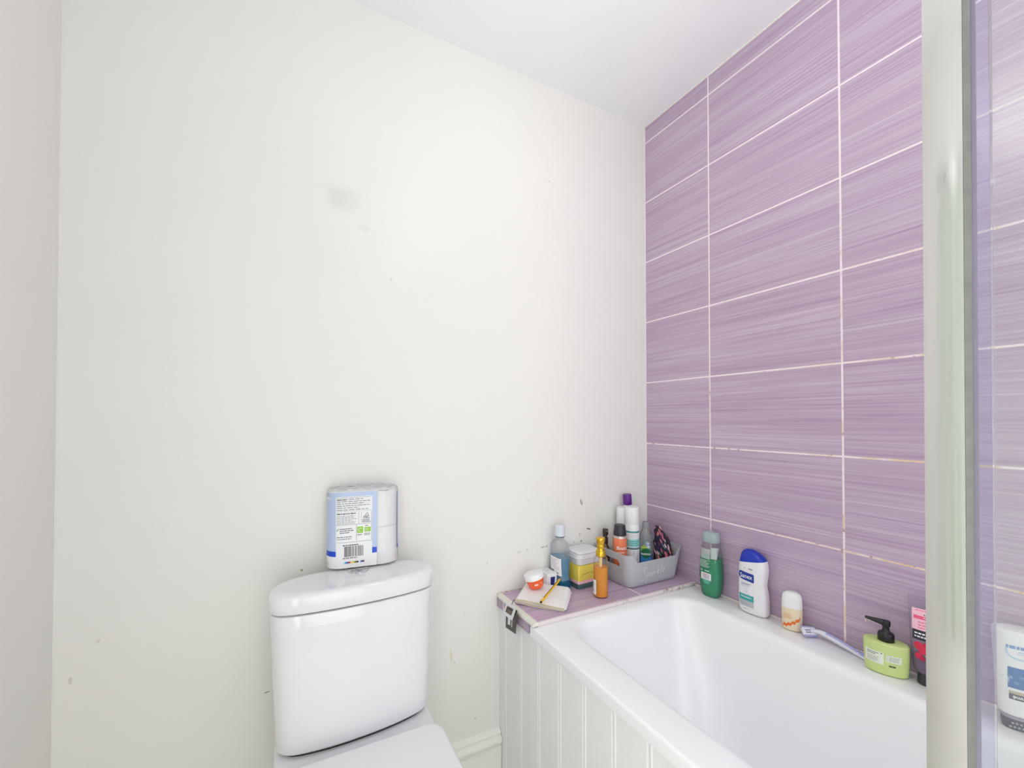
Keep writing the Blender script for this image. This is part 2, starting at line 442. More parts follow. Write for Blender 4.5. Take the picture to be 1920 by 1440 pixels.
# glowing panes framed as window and door, added behind the camera as fill light
t = NT('front_fill_glow'); e = t.n('ShaderNodeEmission'); e.inputs[0].default_value = (0.97, 1.0, 0.99, 1); e.inputs[1].default_value = 2.35
pane_m = t.done(e.outputs[0])
m = MB()
for (x0, x1, z0, z1) in ((-0.68, -0.04, 0.60, 0.65), (-0.68, -0.04, 2.05, 2.10), (-0.68, -0.63, 0.65, 2.05), (-0.09, -0.04, 0.65, 2.05)):
    m.rbox(x0, x1, YF, YF+0.012, z0, z1, 0, 0.003)
win = struct('fill_window_1', m, gloss_w)  # window added for soft frontal fill
m = MB(); m.rbox(-0.63, -0.09, YF+0.002, YF+0.008, 0.65, 2.05); obj('window_fill_pane', m, pane_m, win, smooth=False)
m = MB()
for (x0, x1, z0, z1) in ((-1.66, -1.58, 0.0, 2.06), (-0.80, -0.72, 0.0, 2.06), (-1.58, -0.80, 1.98, 2.06), (-1.58, -0.80, 0.0, 0.12)):
    m.rbox(x0, x1, YF, YF+0.03, z0, z1, 0, 0.004)
dr2 = struct('fill_door_2', m, gloss_w)  # door added to bring light to the lower walls
m = MB(); m.rbox(-1.58, -0.80, YF+0.006, YF+0.014, 0.12, 1.98); obj('door_fill_pane', m, pane_m, dr2, smooth=False)

# unseen glowing door, added on the left wall to brighten bath and panel
m = MB()
for (y0, y1, z0, z1) in ((-1.90, -1.84, 0.0, 2.05), (-1.30, -1.24, 0.0, 2.05), (-1.84, -1.30, 1.97, 2.05), (-1.84, -1.30, 0.0, 0.22)):
    m.rbox(W, W+.03, y0, y1, z0, z1, 0, .004)
door = struct('fill_door_1', m, gloss_w)
t = NT('side_fill_glow'); e = t.n('ShaderNodeEmission'); e.inputs[0].default_value = (0.97, 1.0, 0.99, 1); e.inputs[1].default_value = 3.0
m = MB(); m.rbox(W+.006, W+.014, -1.84, -1.30, .22, 1.97); obj('door_fill_pane', m, t.done(e.outputs[0]), door, smooth=False)
m = MB(); m.tube([(W+.03, -1.275, 1.02), (W+.06, -1.275, 1.02), (W+.062, -1.30, 1.02), (W+.062, -1.38, 1.02)], .009, 12); obj('door_handle', m, chrome, door)

cl = thing('ceiling_lamp', 'white opal globe lamp hanging from ceiling over the bath, out of the picture', 'lamp', (-.74, -.86, ZC))
m = MB(); m.lathe([(.05, 0), (.05, -.018), (.045, -.022), (.012, -.024), (.006, -.03), (.006, -.15), (.022, -.155), (.024, -.175), (.02, -.178)], 40); obj('ceiling_rose', m, white_p, cl)
t = NT('lit_opal_glass'); e = t.n('ShaderNodeEmission'); e.inputs[0].default_value = (0.985, 1.0, 0.975, 1); e.inputs[1].default_value = 13.0
m = MB(); m.lathe([(max(.002, .095*math.sin(PI*i/24)), -.265+.095*math.cos(PI*i/24)) for i in range(0, 25, 2)], 20)
obj('globe', m, t.done(e.outputs[0]), cl)

# ------------------------------------------------------------------ bath, panel, ledge
RZ = 0.58
def rl(x0, x1, y0, y1, r, z): return [(p[0], p[1], z) for p in rrect(x0, x1, y0, y1, r, 8)]
bx0, bx1, by0, by1 = -0.685, -0.001, -1.912, -0.2135
ix0, ix1, iy0, iy1, ir = -0.594, -0.112, -1.80, -0.272, 0.085
m = MB(); L = []
L.append(rl(bx0+.006, bx1-.006, by0+.006, by1-.003, .01, RZ-.031))
L.append(rl(bx0, bx1, by0, by1, .012, RZ-.030))
for i in range(6):
    a = PI/2*i/5; q = .007*(1-math.cos(a)); L.append(rl(bx0+q, bx1-q*.3, by0+q, by1-q*.3, .012, RZ-.007+.007*math.sin(a)))
for i in range(7):                       # soft inner edge of the rim
    a = PI/2*i/6; q = .024*math.sin(a); dz = .024*(1-math.cos(a))
    L.append(rl(ix0-.012+q, ix1+.012-q, iy0-.012+q, iy1+.012-q, ir+.012-q, RZ-dz))
for f in (.25, .5, .75, .9):
    L.append(rl(ix0+.012+.085*f, ix1-.012-.075*f, iy0+.012+.09*f, iy1-.012-.16*f, ir-.012+.12*f, RZ-.024-.35*f))
L.append(rl(ix0+.125, ix1-.115, iy0+.14, iy1-.21, .119, RZ-.378))
L.append(rl(ix0+.155, ix1-.145, iy0+.19, iy1-.25, .09, RZ-.390))
L.append(rl(ix0+.185, ix1-.175, iy0+.23, iy1-.30, .055, RZ-.392))
m.loft(L, cap0=False, cap1=True)
bath = thing('bathtub', 'white built-in acrylic bathtub along the lilac tiled wall', 'bathtub', (0, 0, 0))
obj('tub', m, acrylic, bath, angle=50)
m = MB(); m.lathe([(.028, 0), (.030, .002), (.026, .004), (.012, .002), (.002, .0015)], 32, cx=-.353, cy=-1.52)
o = obj('drain', m, chrome, bath); o.location.z = RZ-.392

# tongue-and-groove bath panel
grooves = [-.045-.1049*i for i in range(18)]
pts = [(-.675, -.001)]
for g in grooves:
    pts += [(-.675, g+.0085), (-.6725, g+.0068), (-.6675, g+.0024), (-.6672, g), (-.670, g-.0010), (-.6765, g-.0022), (-.6765, g-.0048), (-.675, g-.007)]
pts.append((-.675, -1.925))
m = MB(); m.loft([[(x, y, z) for x, y in pts] + [(-.6635, -1.925, z), (-.6635, -.001, z)] for z in (0.0, .551)])
obj('side_panel', m, panel_m, bath, angle=25)

led = thing('tiled_ledge', 'lilac tiled ledge with white edge trim at the end of the bathtub', 'ledge', (0, 0, 0))
m = MB(); m.rbox(-.663, -.001, -.2115, -.001, 0.0, .579); obj('ledge_base', m, panel_m, led, smooth=False)
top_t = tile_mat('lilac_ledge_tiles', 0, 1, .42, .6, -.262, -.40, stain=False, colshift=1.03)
m = MB(); m.rbox(-.668, -.001, -.234, -.002, .5815, .592); obj('top_tile', m, top_t, led, smooth=False)
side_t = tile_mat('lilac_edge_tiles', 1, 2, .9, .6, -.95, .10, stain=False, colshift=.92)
m = MB(); m.rbox(-.6855, -.6775, -.2125, -.002, .5525, .583); obj('side_tile', m, side_t, led, smooth=False)
t = NT('worn_white_trim'); o_, xyz = t.pos()
dirt = t.mapr(t.noise(o_, 38.0, 4.0, 0.65), .50, .66); where = t.mapr(xyz[0], -.50, -.05, .15, .95)
c_ = t.mix(t.math('MULTIPLY', dirt, where), lin(226, 216, 216), lin(150, 128, 112))
trim_d = t.done(t.bsdf(c_, .45))
trim_w = pm('cream_white_trim', (226, 224, 214), .32, vary=.05)
m = MB(); pr = [(-.668, .5925), (-.668, .584), (-.6865, .583)]
for i in range(7):
    a = PI - PI/2*i/6; pr.append((-.6785+.008*math.cos(a), .5848+.008*math.sin(a)))
m.loft([[(x, y, z) for x, z in pr] for y in (-.2415, -.003)]); obj('edge_trim', m, trim_w, led)
m = MB(); m.rbox(-.6685, -.002, -.2412, -.2335, .5802, .5925, 0, .0015); o = obj('edge_trim', m, trim_d, led)
o['label'] = 'worn dirty edge strip above the bath rim'
t = NT('brown_gap_dirt'); o_, xyz = t.pos()
gap_m = t.done(t.bsdf(t.mix(t.mapr(t.noise(o_, 55.0, 3.0), .42, .58), lin(206, 190, 172), lin(112, 82, 58)), .8))
m = MB(); m.tube([(-.684, -.0022, .5915), (-.4, -.0022, .5928), (-.01, -.0022, .5928)], .0022, 8); o = obj('grout_line', m, gap_m, led)
o['label'] = 'brown dirty joint along the wall'
m = MB(); m.tube([(-.004, -.243, .582), (-.004, -.6, .582), (-.004, -1.2, .582), (-.004, -1.9, .582)], .0035, 8)
seal = obj('sealant_strip', m, pm('bath_sealant', (226, 214, 208), .5, vary=.12), bath)

# ------------------------------------------------------------------ toilet
TX = -1.152
half = [(0, -.2115), (.05, -.2105), (.10, -.2065), (.15, -.1985), (.178, -.188), (.194, -.171), (.199, -.147), (.1945, -.117), (.178, -.089), (.148, -.068), (.10, -.0565), (.05, -.0535), (0, -.053)]
ring = half + [(-x, y) for x, y in half[-2:0:-1]]
ring = catmull(ring, 4, closed=True)
CYC, CYS = math.cos(math.radians(1.9)), math.sin(math.radians(1.9))
def cist(z, sx, ins=0.0, dy=0.0):
    cy = -.135; out = []
    for x, y in ring:
        k = (abs(x)-ins)/max(abs(x), 1e-4) if abs(x) > ins else 0.0
        yy = y + (ins if y < cy else -ins)*min(1, abs(y-cy)/.04)
        fy = dy*max(0.0, (cy-y)/.08)
        xx = x*sx*((.199-ins)/.199); yy = yy - fy - cy
        out.append((TX + xx*CYC - yy*CYS, cy + xx*CYS + yy*CYC, z))
    return out
toi = thing('toilet', 'white close-coupled toilet with curved cistern against the cream wall', 'toilet', (0, 0, 0))
m = MB(); L = []
zb, zt = .4075, .7285
L += [cist(zb, .905, .012), cist(zb+.0015, .905, .005), cist(zb+.006, .905, .001)]
for i in range(13):
    f = i/12; L.append(cist(zb+.012+(zt-.004-zb-.012)*f, .905+.068*f**.8, 0, .006*math.sin(PI*(1-f)**.6)*(1-f) + .006*(1-f)))
L += [cist(zt-.001, .973, .001), cist(zt, .973, .004)]
m.loft(L); obj('cistern', m, white_cer, toi, angle=50)
m = MB(); m.loft([cist(zt-.001, .97, .008), cist(.7335, .97, .008)]); obj('lid_gap_shade', m, dark_gap, toi)  # dark filler that stands in for the shade under the lid
m = MB(); L = [cist(.732, .985, .004), cist(.7325, .985, .001), cist(.735, .987)]
L += [cist(.75, .993), cist(.764, 1.0)]
for i in range(1, 7):
    a = PI/2*i/6; L.append(cist(.764+.013*math.sin(a), 1.0, .014*(1-math.cos(a))))
lt = L[-1]; L += [[(TX+(x-TX)*k, -.135+(y+.135)*k, z) for x, y, z in lt] for k, z in ((.9, .7774), (.7, .7779), (.4, .778))] if False else [[(TX+(x-TX)*k, -.135+(y+.135)*k, .777+.001*(1-k)) for x, y, z in lt] for k in (.9, .7, .4)]
m.loft(L); lid = obj('cistern_lid', m, white_cer, toi, angle=50)
t = NT('facetted_chrome'); o_, xyz = t.pos()
vo = t.n('ShaderNodeTexVoronoi'); vo.inputs['Scale'].default_value = 130.0; t.set(vo.inputs['Vector'], o_)
btn_m = t.done(t.bsdf(t.mix(vo.outputs['Distance'], (.55, .57, .6, 1), (.8, .8, .82, 1)), .12, 1.0, bump=(vo.outputs['Distance'], 0.9, .004)))
m = MB(); m.lathe([(.0275, .7772), (.0275, .7795), (.026, .7806), (.024, .7808), (.012, .7804), (.001, .7803)], 40, cx=-1.1425, cy=-.0985)
obj('flush_button', m, btn_m, lid)
# pan: rear platform, bowl and foot
def dring(hw, yb, yf, r, z, n=8):
    """D outline: straight rear edge at yb with corner radius r, half-ellipse front to yf"""
    pts = []
    ym = yb - .16
    for i in range(n+1):
        a = PI/2*i/n; pts.append((TX+hw-r+r*math.sin(PI/2-a), yb-r+r*math.sin(a)) if False else (TX+hw-r+r*math.cos(a), yb-r+r*math.sin(a)))
    for i in range(n+1):
        a = PI/2+PI/2*i/n; pts.append((TX-hw+r+r*math.cos(a), yb-r+r*math.sin(a)))
    for i in range(0, 25):
        a = PI + PI*i/24; pts.append((TX+hw*math.cos(a), ym+(ym-yf)*math.sin(a)))
    return [(x, y, z) for x, y in pts]
m = MB()
m.loft([dring(.105, -.12, -.52, .02, 0), dring(.11, -.115, -.525, .02, .03), dring(.105, -.11, -.50, .02, .12), dring(.13, -.085, -.54, .03, .22), dring(.172, -.06, -.635, .03, .32), dring(.184, -.055, -.662, .03, .372), dring(.185, -.055, -.665, .03, .385), dring(.181, -.058, -.66, .03, .391)])
L = [[(p[0], p[1], .36) for p in rrect(TX-.1825, TX+.1825, -.262, -.055, .03, 6)]]
for i in range(7):
    a = PI/2*i/6; q = .012*(1-math.cos(a))
    L.append([(p[0], p[1], .391+.0125*math.sin(a)) for p in rrect(TX-.1825+q, TX+.1825-q, -.262+q*2, -.055-q, .03, 6)])
m.loft(L); obj('pan', m, white_cer, toi, angle=45)
m = MB(); m.loft([cist(.4030, .89, .008), cist(.4085, .89, .008)]); obj('pan_gasket', m, dark_gap, toi)  # gasket spread wide and dark so the gap below the cistern looks shaded
m = MB(); L = []
for z, q in ((.3915, .004), (.3925, .001), (.395, 0), (.405, 0), (.4065, .001), (.407, .003)): L.append(dring(.186-q, -.268-q, -.668+q, .035, z))
m.loft(L); obj('seat', m, seat_m, toi)
m = MB(); L = [dring(.184, -.252, -.667, .034, .408), dring(.1855, -.2505, -.6685, .036, .4095), dring(.186, -.25, -.669, .036, .414)]
for i in range(1, 7):
    a = PI/2*i/6; q = .010*(1-math.cos(a)); L.append(dring(.186-q, -.25-q, -.669+q, .036, .414+.009*math.sin(a)))
L += [dring(.15, -.285, -.63, .03, .4245), dring(.10, -.33, -.56, .03, .4255)]
m.loft(L); obj('seat_lid', m, seat_m, toi, angle=50)

# ------------------------------------------------------------------ toilet roll pack on the cistern
PW, PD, PH = .0945, .0425, .2125      # half width, half depth, height
pk = thing('toilet_roll_pack', 'four-roll toilet paper pack in clear and printed film on the cistern lid', 'toilet paper', (-1.123, -.0475, .7785), math.radians(-6.5))
tissue = pm('toilet_tissue', (240, 240, 239), .9, vary=.02)
rw = PW/2
for cx in (-rw, rw):
    for cz in (.003, .1055):
        m = MB()
        loops = []
        for r, z in ((.40, 0), (.97, 0), (1, .0015), (1, .1005), (.97, .102), (.40, .102), (.40, 0)):
            loops.append([(cx+(rw-.002)*r*math.cos(2*PI*i/36), (PD-.002)*r*math.sin(2*PI*i/36), cz+z) for i in range(36)])
        m.loft(loops, False, False); obj('paper_roll', m, tissue, pk)
def pack_half_depth(u):
    a = abs(abs(u)-rw)/rw; d = PD*max(0.0, 1-a**2.6)**.5 if a < 1 else 0
    if abs(u) < rw: d = max(d, PD*.985)
    return d
def pack_ring(s, z, sz=1.0):
    us = [PW*math.sin(PI/2*(i/24.0)) for i in range(-24, 25)]
    fr = [(u*s, -pack_half_depth(u*.9995)*sz, z) for u in us]; bk = [(u*s, pack_half_depth(u*.9995)*sz, z) for u in reversed(us[1:-1])]
    return fr + bk
film = clear_mat('clear_shrink_film', (253, 253, 254), .04, (240, 240, 242), .12, .7)
m = MB(); L = [pack_ring(.80, .0005, .78), pack_ring(.93, .0012, .93), pack_ring(.985, .006, .985), pack_ring(1, .014), pack_ring(1, .05), pack_ring(1, .10), pack_ring(1, .16), pack_ring(1, .198), pack_ring(.985, .2065, .98), pack_ring(.93, .2115, .92), pack_ring(.75, .2135, .7)]
m.loft(L, cap1=False); obj('film_wrap', m, film, pk)
cloud = clear_mat('cloudy_film_end', (244, 244, 246), .60, (238, 238, 240), .25, .7)
m = MB(); L = []
for sc_, z in ((.985, .2068), (.955, .2100), (.90, .2122), (.75, .2130), (.5, .2133), (.25, .2136), (.05, .2138)):
    L.append([(x*1.0, y*1.0, z+(.0018*math.sin(x*210+y*90)+.0012*math.sin(x*90-y*260))*(1 if sc_ < .95 else .2)) for x, y, z in [(sc_*q[0], sc_*q[1], z) for q in pack_ring(1, z)]])
m.loft(L, cap0=False); obj('film_end', m, cloud, pk)
m = MB(); m.tube([(-.050, .006, .2130), (-.038, .004, .2185), (-.026, .002, .2175), (-.016, .004, .2135)], [.003, .0065, .0055, .003], 10, flat=.5); obj('film_knot', m, cloud, pk)
def pack_fn(u, w, off):
    s = 1.0
    if w < .014: s = .985+.015*max(0, (w-.006)/.008)
    if w > .198: s = 1-.015*(w-.198)/.0085
    uu = max(-PW*.999, min(PW*.999, u))
    return (uu*s, -(pack_half_depth(uu)*s+off), w)
blue_l = pm('print_pale_blue', (184, 199, 229), .4); blue_d = pm('print_royal_blue', (28, 74, 205), .4)
pwhite = pm('film_print_white', (236, 236, 238), .4, vary=.01); g_green = pm('print_leaf_green', (146, 200, 46), .45)
tgrey = pm('print_line_grey', (140, 142, 150), .5); tdark = pm('print_text_dark', (92, 92, 98), .5)
A = Art()
A.rect(-.0942, .0340, .004, .2070, pwhite, 0, .002)                     # printed film over the left rolls
A.rect(-.0935, -.0700, .050, .205, blue_l, 1, .002); A.rect(-.0935, -.0700, .036, .050, blue_d, 2, .002)
A.rect(-.0700, .0225, .1935, .2060, blue_l, 1, .002)
A.rect(.0215, .0338, .053, .206, blue_l, 1, .002); A.rect(.0215, .0338, .038, .053, blue_d, 2, .002)
x0, x1 = -.0690, -.0025
k0 = len(A.items)
for (a, b, c, d_) in ((x0, x1, .1835, .1842), (x0, x1, .1650, .1655), (x0, x1, .1525, .1530), (-.0275, -.0270, .1225, .150), (-.0225, -.0220, .124, .150), (x1-.0006, x1, .122, .150), (x0, x1, .1215, .1222), (-.0320, -.0312, .0840, .1215), (x0, x1, .0815, .0822), (x1-.0006, x1, .082, .122), (x0, x1, .1760, .1764), (x0, x1, .1705, .1709)):
    A.rect(a, b, c, d_, tgrey, 2, .002)
A.lines(x0+.001, -.005, .1825, .154, 6, ink_g, 2, .4, 5); A.lines(x0+.001, -.045, .1825, .177, 1, tdark, 3, .4, 6)
A.lines(x0+.001, -.030, .150, .145, 1, tdark, 3, .5, 8); A.lines(x0+.001, -.029, .144, .123, 6, ink_g, 2, .4, 9)
A.text('FSC', -.0125, .1365, .0075, tdark, 3, bold=.0002)
A.ribbon([(-.0165, .1420), (-.0145, .1402), (-.0135, .1440), (-.0115, .1478), (-.0090, .1440), (-.0100, .1405), (-.0125, .1405)], .0010, tdark, 3)
A.lines(-.0205, -.0035, .133, .1245, 3, tgrey, 2, .7, 11)
A.rect(-.0300, -.0190, .1010, .1155, g_green, 2, .002); A.rect(-.0165, -.0045, .1030, .1135, g_green, 2, .002)
A.ribbon([(-.0245+.0032*math.cos(a), .1088+.0036*math.sin(a)) for a in [PI*.1+i*PI*1.6/14 for i in range(15)]], .0010, pwhite, 3)
A.lines(-.0155, -.0055, .112, .104, 3, pwhite, 3, .3, 12)
A.lines(-.0295, -.020, .0985, .0955, 1, tdark, 3, .6, 13); A.lines(-.017, -.0045, .1005, .094, 2, tgrey, 3, .5, 14); A.lines(-.015, -.007, .1185, .1155, 1, tdark, 3, .6, 15)
A.lines(-.0625, -.0365, .1150, .1020, 3, tdark, 3, .45, 16); A.lines(x0+.001, -.034, .0965, .0875, 2, tgrey, 3, .45, 17)
A.ribbon([(-.068, .108), (-.0665, .112), (-.064, .1135)], .0012, tdark, 3)
A.lines(-.0570, -.0250, .0765, .0735, 1, tdark, 3, .8, 18); A.barcode(-.0540, -.0180, .0485, .0725, tdark, 3, 19); A.lines(-.0570, -.0170, .0470, .0440, 1, tgrey, 3, .8, 20)
for i, c in enumerate(((210, 235, 245), (52, 152, 205), (40, 70, 170), (205, 60, 80), (240, 226, 120), (226, 214, 60), (96, 96, 60), (30, 30, 34), (214, 222, 240), (60, 90, 170), (32, 40, 96))):
    A.rect(-.0570+.0037*i, -.0570+.0037*i+.0036, .0335, .0372, pm('print_swatch_%d' % i, c, .45), 3)
for k_ in range(k0, len(A.items)):
    vs_k, f_, mi_, ly_ = A.items[k_]; A.items[k_] = ([(-.069+(u_+.069)*1.34, .104+(w_-.109)*1.16) for u_, w_ in vs_k], f_, mi_, ly_)
A.rect(.0905, .0938, .046, .196, blue_l, 1, .001); A.rect(.0905, .0938, .038, .050, blue_d, 2, .001)
A.lines(.040, .068, .2058, .2040, 1, tdark, 2, .8, 21)
A.build('film_print', pk, pack_fn, .0008, .0002)

# ------------------------------------------------------------------ shower screen
scr = thing('shower_screen', 'chrome framed clear glass shower screen standing on the bath rim', 'shower screen', (0, 0, RZ))
t = NT('brushed_chrome'); o_, xyz = t.pos()
br = t.noise(t.comb(t.math('MULTIPLY', xyz[0], 500.0), t.math('MULTIPLY', xyz[1], 500.0), t.math('MULTIPLY', xyz[2], 6.0)), 1.0, 2.0)
post_m = t.done(t.bsdf((.90, .905, .89, 1), t.mapr(br, .3, .7, .10, .20, False), 1.0, bump=(br, .03, .0004)))
def bow(y0, y1, xo, xb, b, n=10):
    out = [(xo - b*(1-(2*i/n-1)**2), y0+(y1-y0)*i/n) for i in range(n+1)]
    return out + [(xb, y1), (xb, y0)]
m = MB(); m.loft([[(x, y, z) for x, y in bow(-1.1137, -1.0805, -.6555, -.632, .0012)] for z in (.004, 1.42)])
m.v = [(x, y-.0050*(z-.2), z) for x, y, z in m.v]; obj('post', m, post_m, scr, angle=30)
m = MB(); m.rbox(-.6535, -.636, -1.1195, -1.1138, .004, 1.42); m.v = [(x, y-.0050*(z-.2), z) for x, y, z in m.v]; obj('gasket', m, pm('grey_rubber_gasket', (132, 132, 128), .5, vary=.2), scr, smooth=False)
seal_m = clear_mat('clear_pvc_seal', (240, 240, 248), .14, (214, 214, 226), .2, .6)
m = MB(); m.rbox(-.652, -.640, -1.1325, -1.1196, .004, 1.42, 0, .001); m.v = [(x, y-.0050*(z-.2), z) for x, y, z in m.v]; obj('seal_strip', m, seal_m, scr)
t = NT('water_marked_glass'); o_, xyz = t.pos()
tr = t.n('ShaderNodeBsdfTransparent'); tr.inputs[0].default_value = (.95, .965, .96, 1)
di = t.n('ShaderNodeBsdfDiffuse'); di.inputs[0].default_value = (.86, .87, .88, 1)
gl = t.n('ShaderNodeBsdfGlossy'); gl.inputs['Roughness'].default_value = .03
sp1 = t.mapr(t.noise(o_, 26.0, 4.0, .7), .64, .74, 0, .35); sp2 = t.mapr(t.noise(o_, 5.0, 3.0), .35, .7, .04, .10)
f1 = t.math('ADD', sp1, sp2, clamp=True)
m1 = t.n('ShaderNodeMixShader'); t.set(m1.inputs[0], f1); t.t.links.new(tr.outputs[0], m1.inputs[1]); t.t.links.new(di.outputs[0], m1.inputs[2])
fr = t.n('ShaderNodeFresnel'); fr.inputs[0].default_value = 1.45
m2 = t.n('ShaderNodeMixShader'); t.t.links.new(fr.outputs[0], m2.inputs[0]); t.t.links.new(m1.outputs[0], m2.inputs[1]); t.t.links.new(gl.outputs[0], m2.inputs[2])
m = MB(); m.rbox(-.649, -.643, -1.89, -1.1326, .006, 1.415); m.v = [(x, y-.0050*(z-.2) if y > -1.5 else y, z) for x, y, z in m.v]; obj('glass_pane', m, t.done(m2.outputs[0]), scr, smooth=False)
m = MB(); m.rbox(-.660, -.632, -1.898, -1.885, .004, 1.42, 0, .002); obj('wall_channel', m, post_m, scr)

# pale green towel on the left wall, outside the picture (the chrome post mirrors it)
tw = thing('bath_towel', 'pale green towel on left wall hooks, mirrored in the chrome screen post', 'towel', (W, -.98, 1.86))
m = MB(); nx, nz = 28, 24; g = []
for j in range(nz+1):
    row = []
    for i in range(nx+1):
        u = i/nx-.5; w = j/nz
        y = u*.56*(1-.25*(1-w)**3*0); x = .022+.010*math.sin(u*26)+.006*math.sin(u*11+w*3)
        row.append((x, y, -1.32*w + .03*math.cos(u*PI*2)*(1-w)))
    g.append(row)
vs = [p for r in g for p in r]; vb = [(p[0]-.008, p[1], p[2]) for p in vs]; n_ = len(vs); fs = []
for j in range(nz):
    for i in range(nx):
        a = j*(nx+1)+i; fs.append((a, a+1, a+nx+2, a+nx+1)); fs.append((n_+a, n_+a+nx+1, n_+a+nx+2, n_+a+1))
for i in range(nx):
    fs += [(i, n_+i, n_+i+1, i+1), (nz*(nx+1)+i, nz*(nx+1)+i+1, n_+nz*(nx+1)+i+1, n_+nz*(nx+1)+i)]
for j in range(nz):
    a = j*(nx+1); fs += [(a, a+nx+1, n_+a+nx+1, n_+a), (a+nx, n_+a+nx, n_+a+2*nx+1, a+2*nx+1)]
m.add(vs+vb, fs); obj('cloth', m, pm('sage_towelling', (204, 212, 198), .95, vary=.06), tw)
m = MB(); m.rbox(0, .012, -.30, .30, .03, .07, 0, .003); m.tube([(.01, -.2, .05), (.04, -.2, .045), (.045, -.2, .065)], .006); m.tube([(.01, .2, .05), (.04, .2, .045), (.045, .2, .065)], .006)
obj('hook_rail', m, chrome, tw)

# ------------------------------------------------------------------ things on the ledge
SZ = .5926
# cosmetic pouch: soft four-cornered bag, thin zipped front edge, fuller at the back
P00, P10, P11, P01 = np.array((-.673, -.100)), np.array((-.560, -.224)), np.array((-.462, -.120)), np.array((-.577, -.008))
def pxy(u, v):
    return (1-u)*(1-v)*P00 + u*(1-v)*P10 + u*v*P11 + (1-u)*v*P01
def pzz(u, v):
    base = .0145 + .019*v**.8 - .004*u*v - .003*u
    e = min(u, 1-u)*.17; eb = (1-v)*.14
    k = min(1, e/.010)**.5 * min(1, eb/.014)**.5
    return base, k
pou = thing('cosmetic_pouch', 'flat white cosmetic pouch with gold piped zip on the ledge corner', 'pouch', (0, 0, SZ))
pou_m = NT('white_speckled_fabric'); o_, xyz = pou_m.pos()
spk = pou_m.mapr(pou_m.noise(o_, 95.0, 2.0), .66, .74)
hue = pou_m.ramp(pou_m.noise(o_, 30.0, 0.0), [(.42, lin(196, 214, 186)), (.5, lin(196, 198, 206)), (.6, lin(224, 206, 190))])
pouch_mat = pou_m.done(pou_m.bsdf(pou_m.mix(pou_m.math('MULTIPLY', spk, .8), lin(236, 235, 234), hue), .7))
m = MB(); NU, NV = 26, 20; top = []; bot = []
for j in range(NV+1):
    for i in range(NU+1):
        u, v = i/NU, j/NV
        cu_, cv_ = u-.5, v-.5
        r_ = max(0, abs(cu_)-.44)/.06; s_ = max(0, abs(cv_)-.43)/.07
        k_ = max(0.0, math.hypot(r_, s_)-1)
        u2, v2 = u-cu_*k_*.12, v-cv_*k_*.12
        p = pxy(u2, v2); b, k = pzz(u, v)
        wav = .0025*math.sin(u*PI*1.4+.6)*(1-v)
        top.append((p[0], p[1], .006+(b-.006)*k + wav + .001*math.sin(u*9+v*7)))
        lift = .0035*math.exp(-((u-.12)/.15)**2)*(1-v)
        bot.append((p[0], p[1], .0004+lift+(.0055)*(1-k)))
n_ = len(top); fs = []
for j in range(NV):
    for i in range(NU):
        a = j*(NU+1)+i; fs.append((a, a+1, a+NU+2, a+NU+1)); fs.append((n_+a, n_+a+NU+1, n_+a+NU+2, n_+a+1))
for i in range(NU):
    b = NV*(NU+1)+i; fs += [(i, n_+i, n_+i+1, i+1), (b, b+1, n_+b+1, n_+b)]
for j in range(NV):
    a = j*(NU+1); fs += [(a, a+NU+1, n_+a+NU+1, n_+a), (a+NU, n_+a+NU, n_+a+2*NU+1, a+2*NU+1)]
m.add(top+bot, fs); obj('fabric_body', m, pouch_mat, pou, angle=70)
gold_p = pm('gold_piping', (206, 190, 150), .45, vary=.1)
def front(u, dz, out=0.0):
    p = pxy(u, 0.0); q = pxy(u, 0.02); d = (p-q)/np.linalg.norm(p-q); p = p+d*out
    return (p[0], p[1], dz)
m = MB()
for dz, o_ in ((.0150, .0006), (.0035, .0006)):
    m.tube([front(.03+.94*i/20, dz-.003*(i/20)*(dz > .01)+.0025*math.sin(i/20*PI*1.4+.6)*(dz > .01)+.0035*math.exp(-((i/20-.12)/.15)**2)*(dz < .01), o_) for i in range(21)], .0017, 8)
obj('piping', m, gold_p, pou)
m = MB(); m.tube([front(.04+.92*i/20, .0088-.0012*(i/20)+.0018*math.sin(i/20*PI*1.4+.6), -.0002) for i in range(21)], .0034, 8)
obj('zip', m, pm('zip_tape_taupe', (198, 192, 180), .6), pou)
# zip cord and the two card tags hanging over the ledge edge
cz0 = np.array((-.682, -.113)); m = MB()
m.tube([(-.672, -.104, .015), (-.680, -.110, .0175), (-.688, -.117, .014), (-.694, -.124, .010), (-.6985, -.130, .004)], .0011, 8)
obj('cord', m, black_p, pou)
def card(name, pts, dpt, mats, art):
    """four-cornered card hanging at x = const with its own thickness"""
    mb = MB(); mb.loft([[(dpt+.0007, y, z-SZ) for y, z in pts], [(dpt-.0007, y, z-SZ) for y, z in pts]]); o = obj(name, mb, mats, pou, smooth=False)
    P = [np.array(p) for p in pts]
    def fn(u, w, off):
        q = (1-u)*(1-w)*P[3]+u*(1-w)*P[2]+u*w*P[1]+(1-u)*w*P[0]
        return (dpt-.0007-off, q[0], q[1]-SZ)
    art.build('tag_print', o, fn, .0002, .0002); return o
card_w = pm('tag_card_white', (236, 236, 240), .5); card_d = pm('tag_card_dark', (74, 70, 66), .5)
A = Art(); A.rect(.17, .80, .28, .80, pm('tag_picture_brown', (92, 78, 66), .5, vary=.3), 0, .2); A.rect(.17, .80, .60, .70, pm('tag_picture_dark', (58, 52, 50), .5), 1, .2); A.lines(.3, .75, .56, .34, 3, pm('tag_text_tan', (170, 150, 120), .5), 1, .3, 31)
card('swing_tag', [(-.1025, .6045), (-.1680, .6145), (-.1395, .5635), (-.0775, .5595)], -.7005, card_w, A)
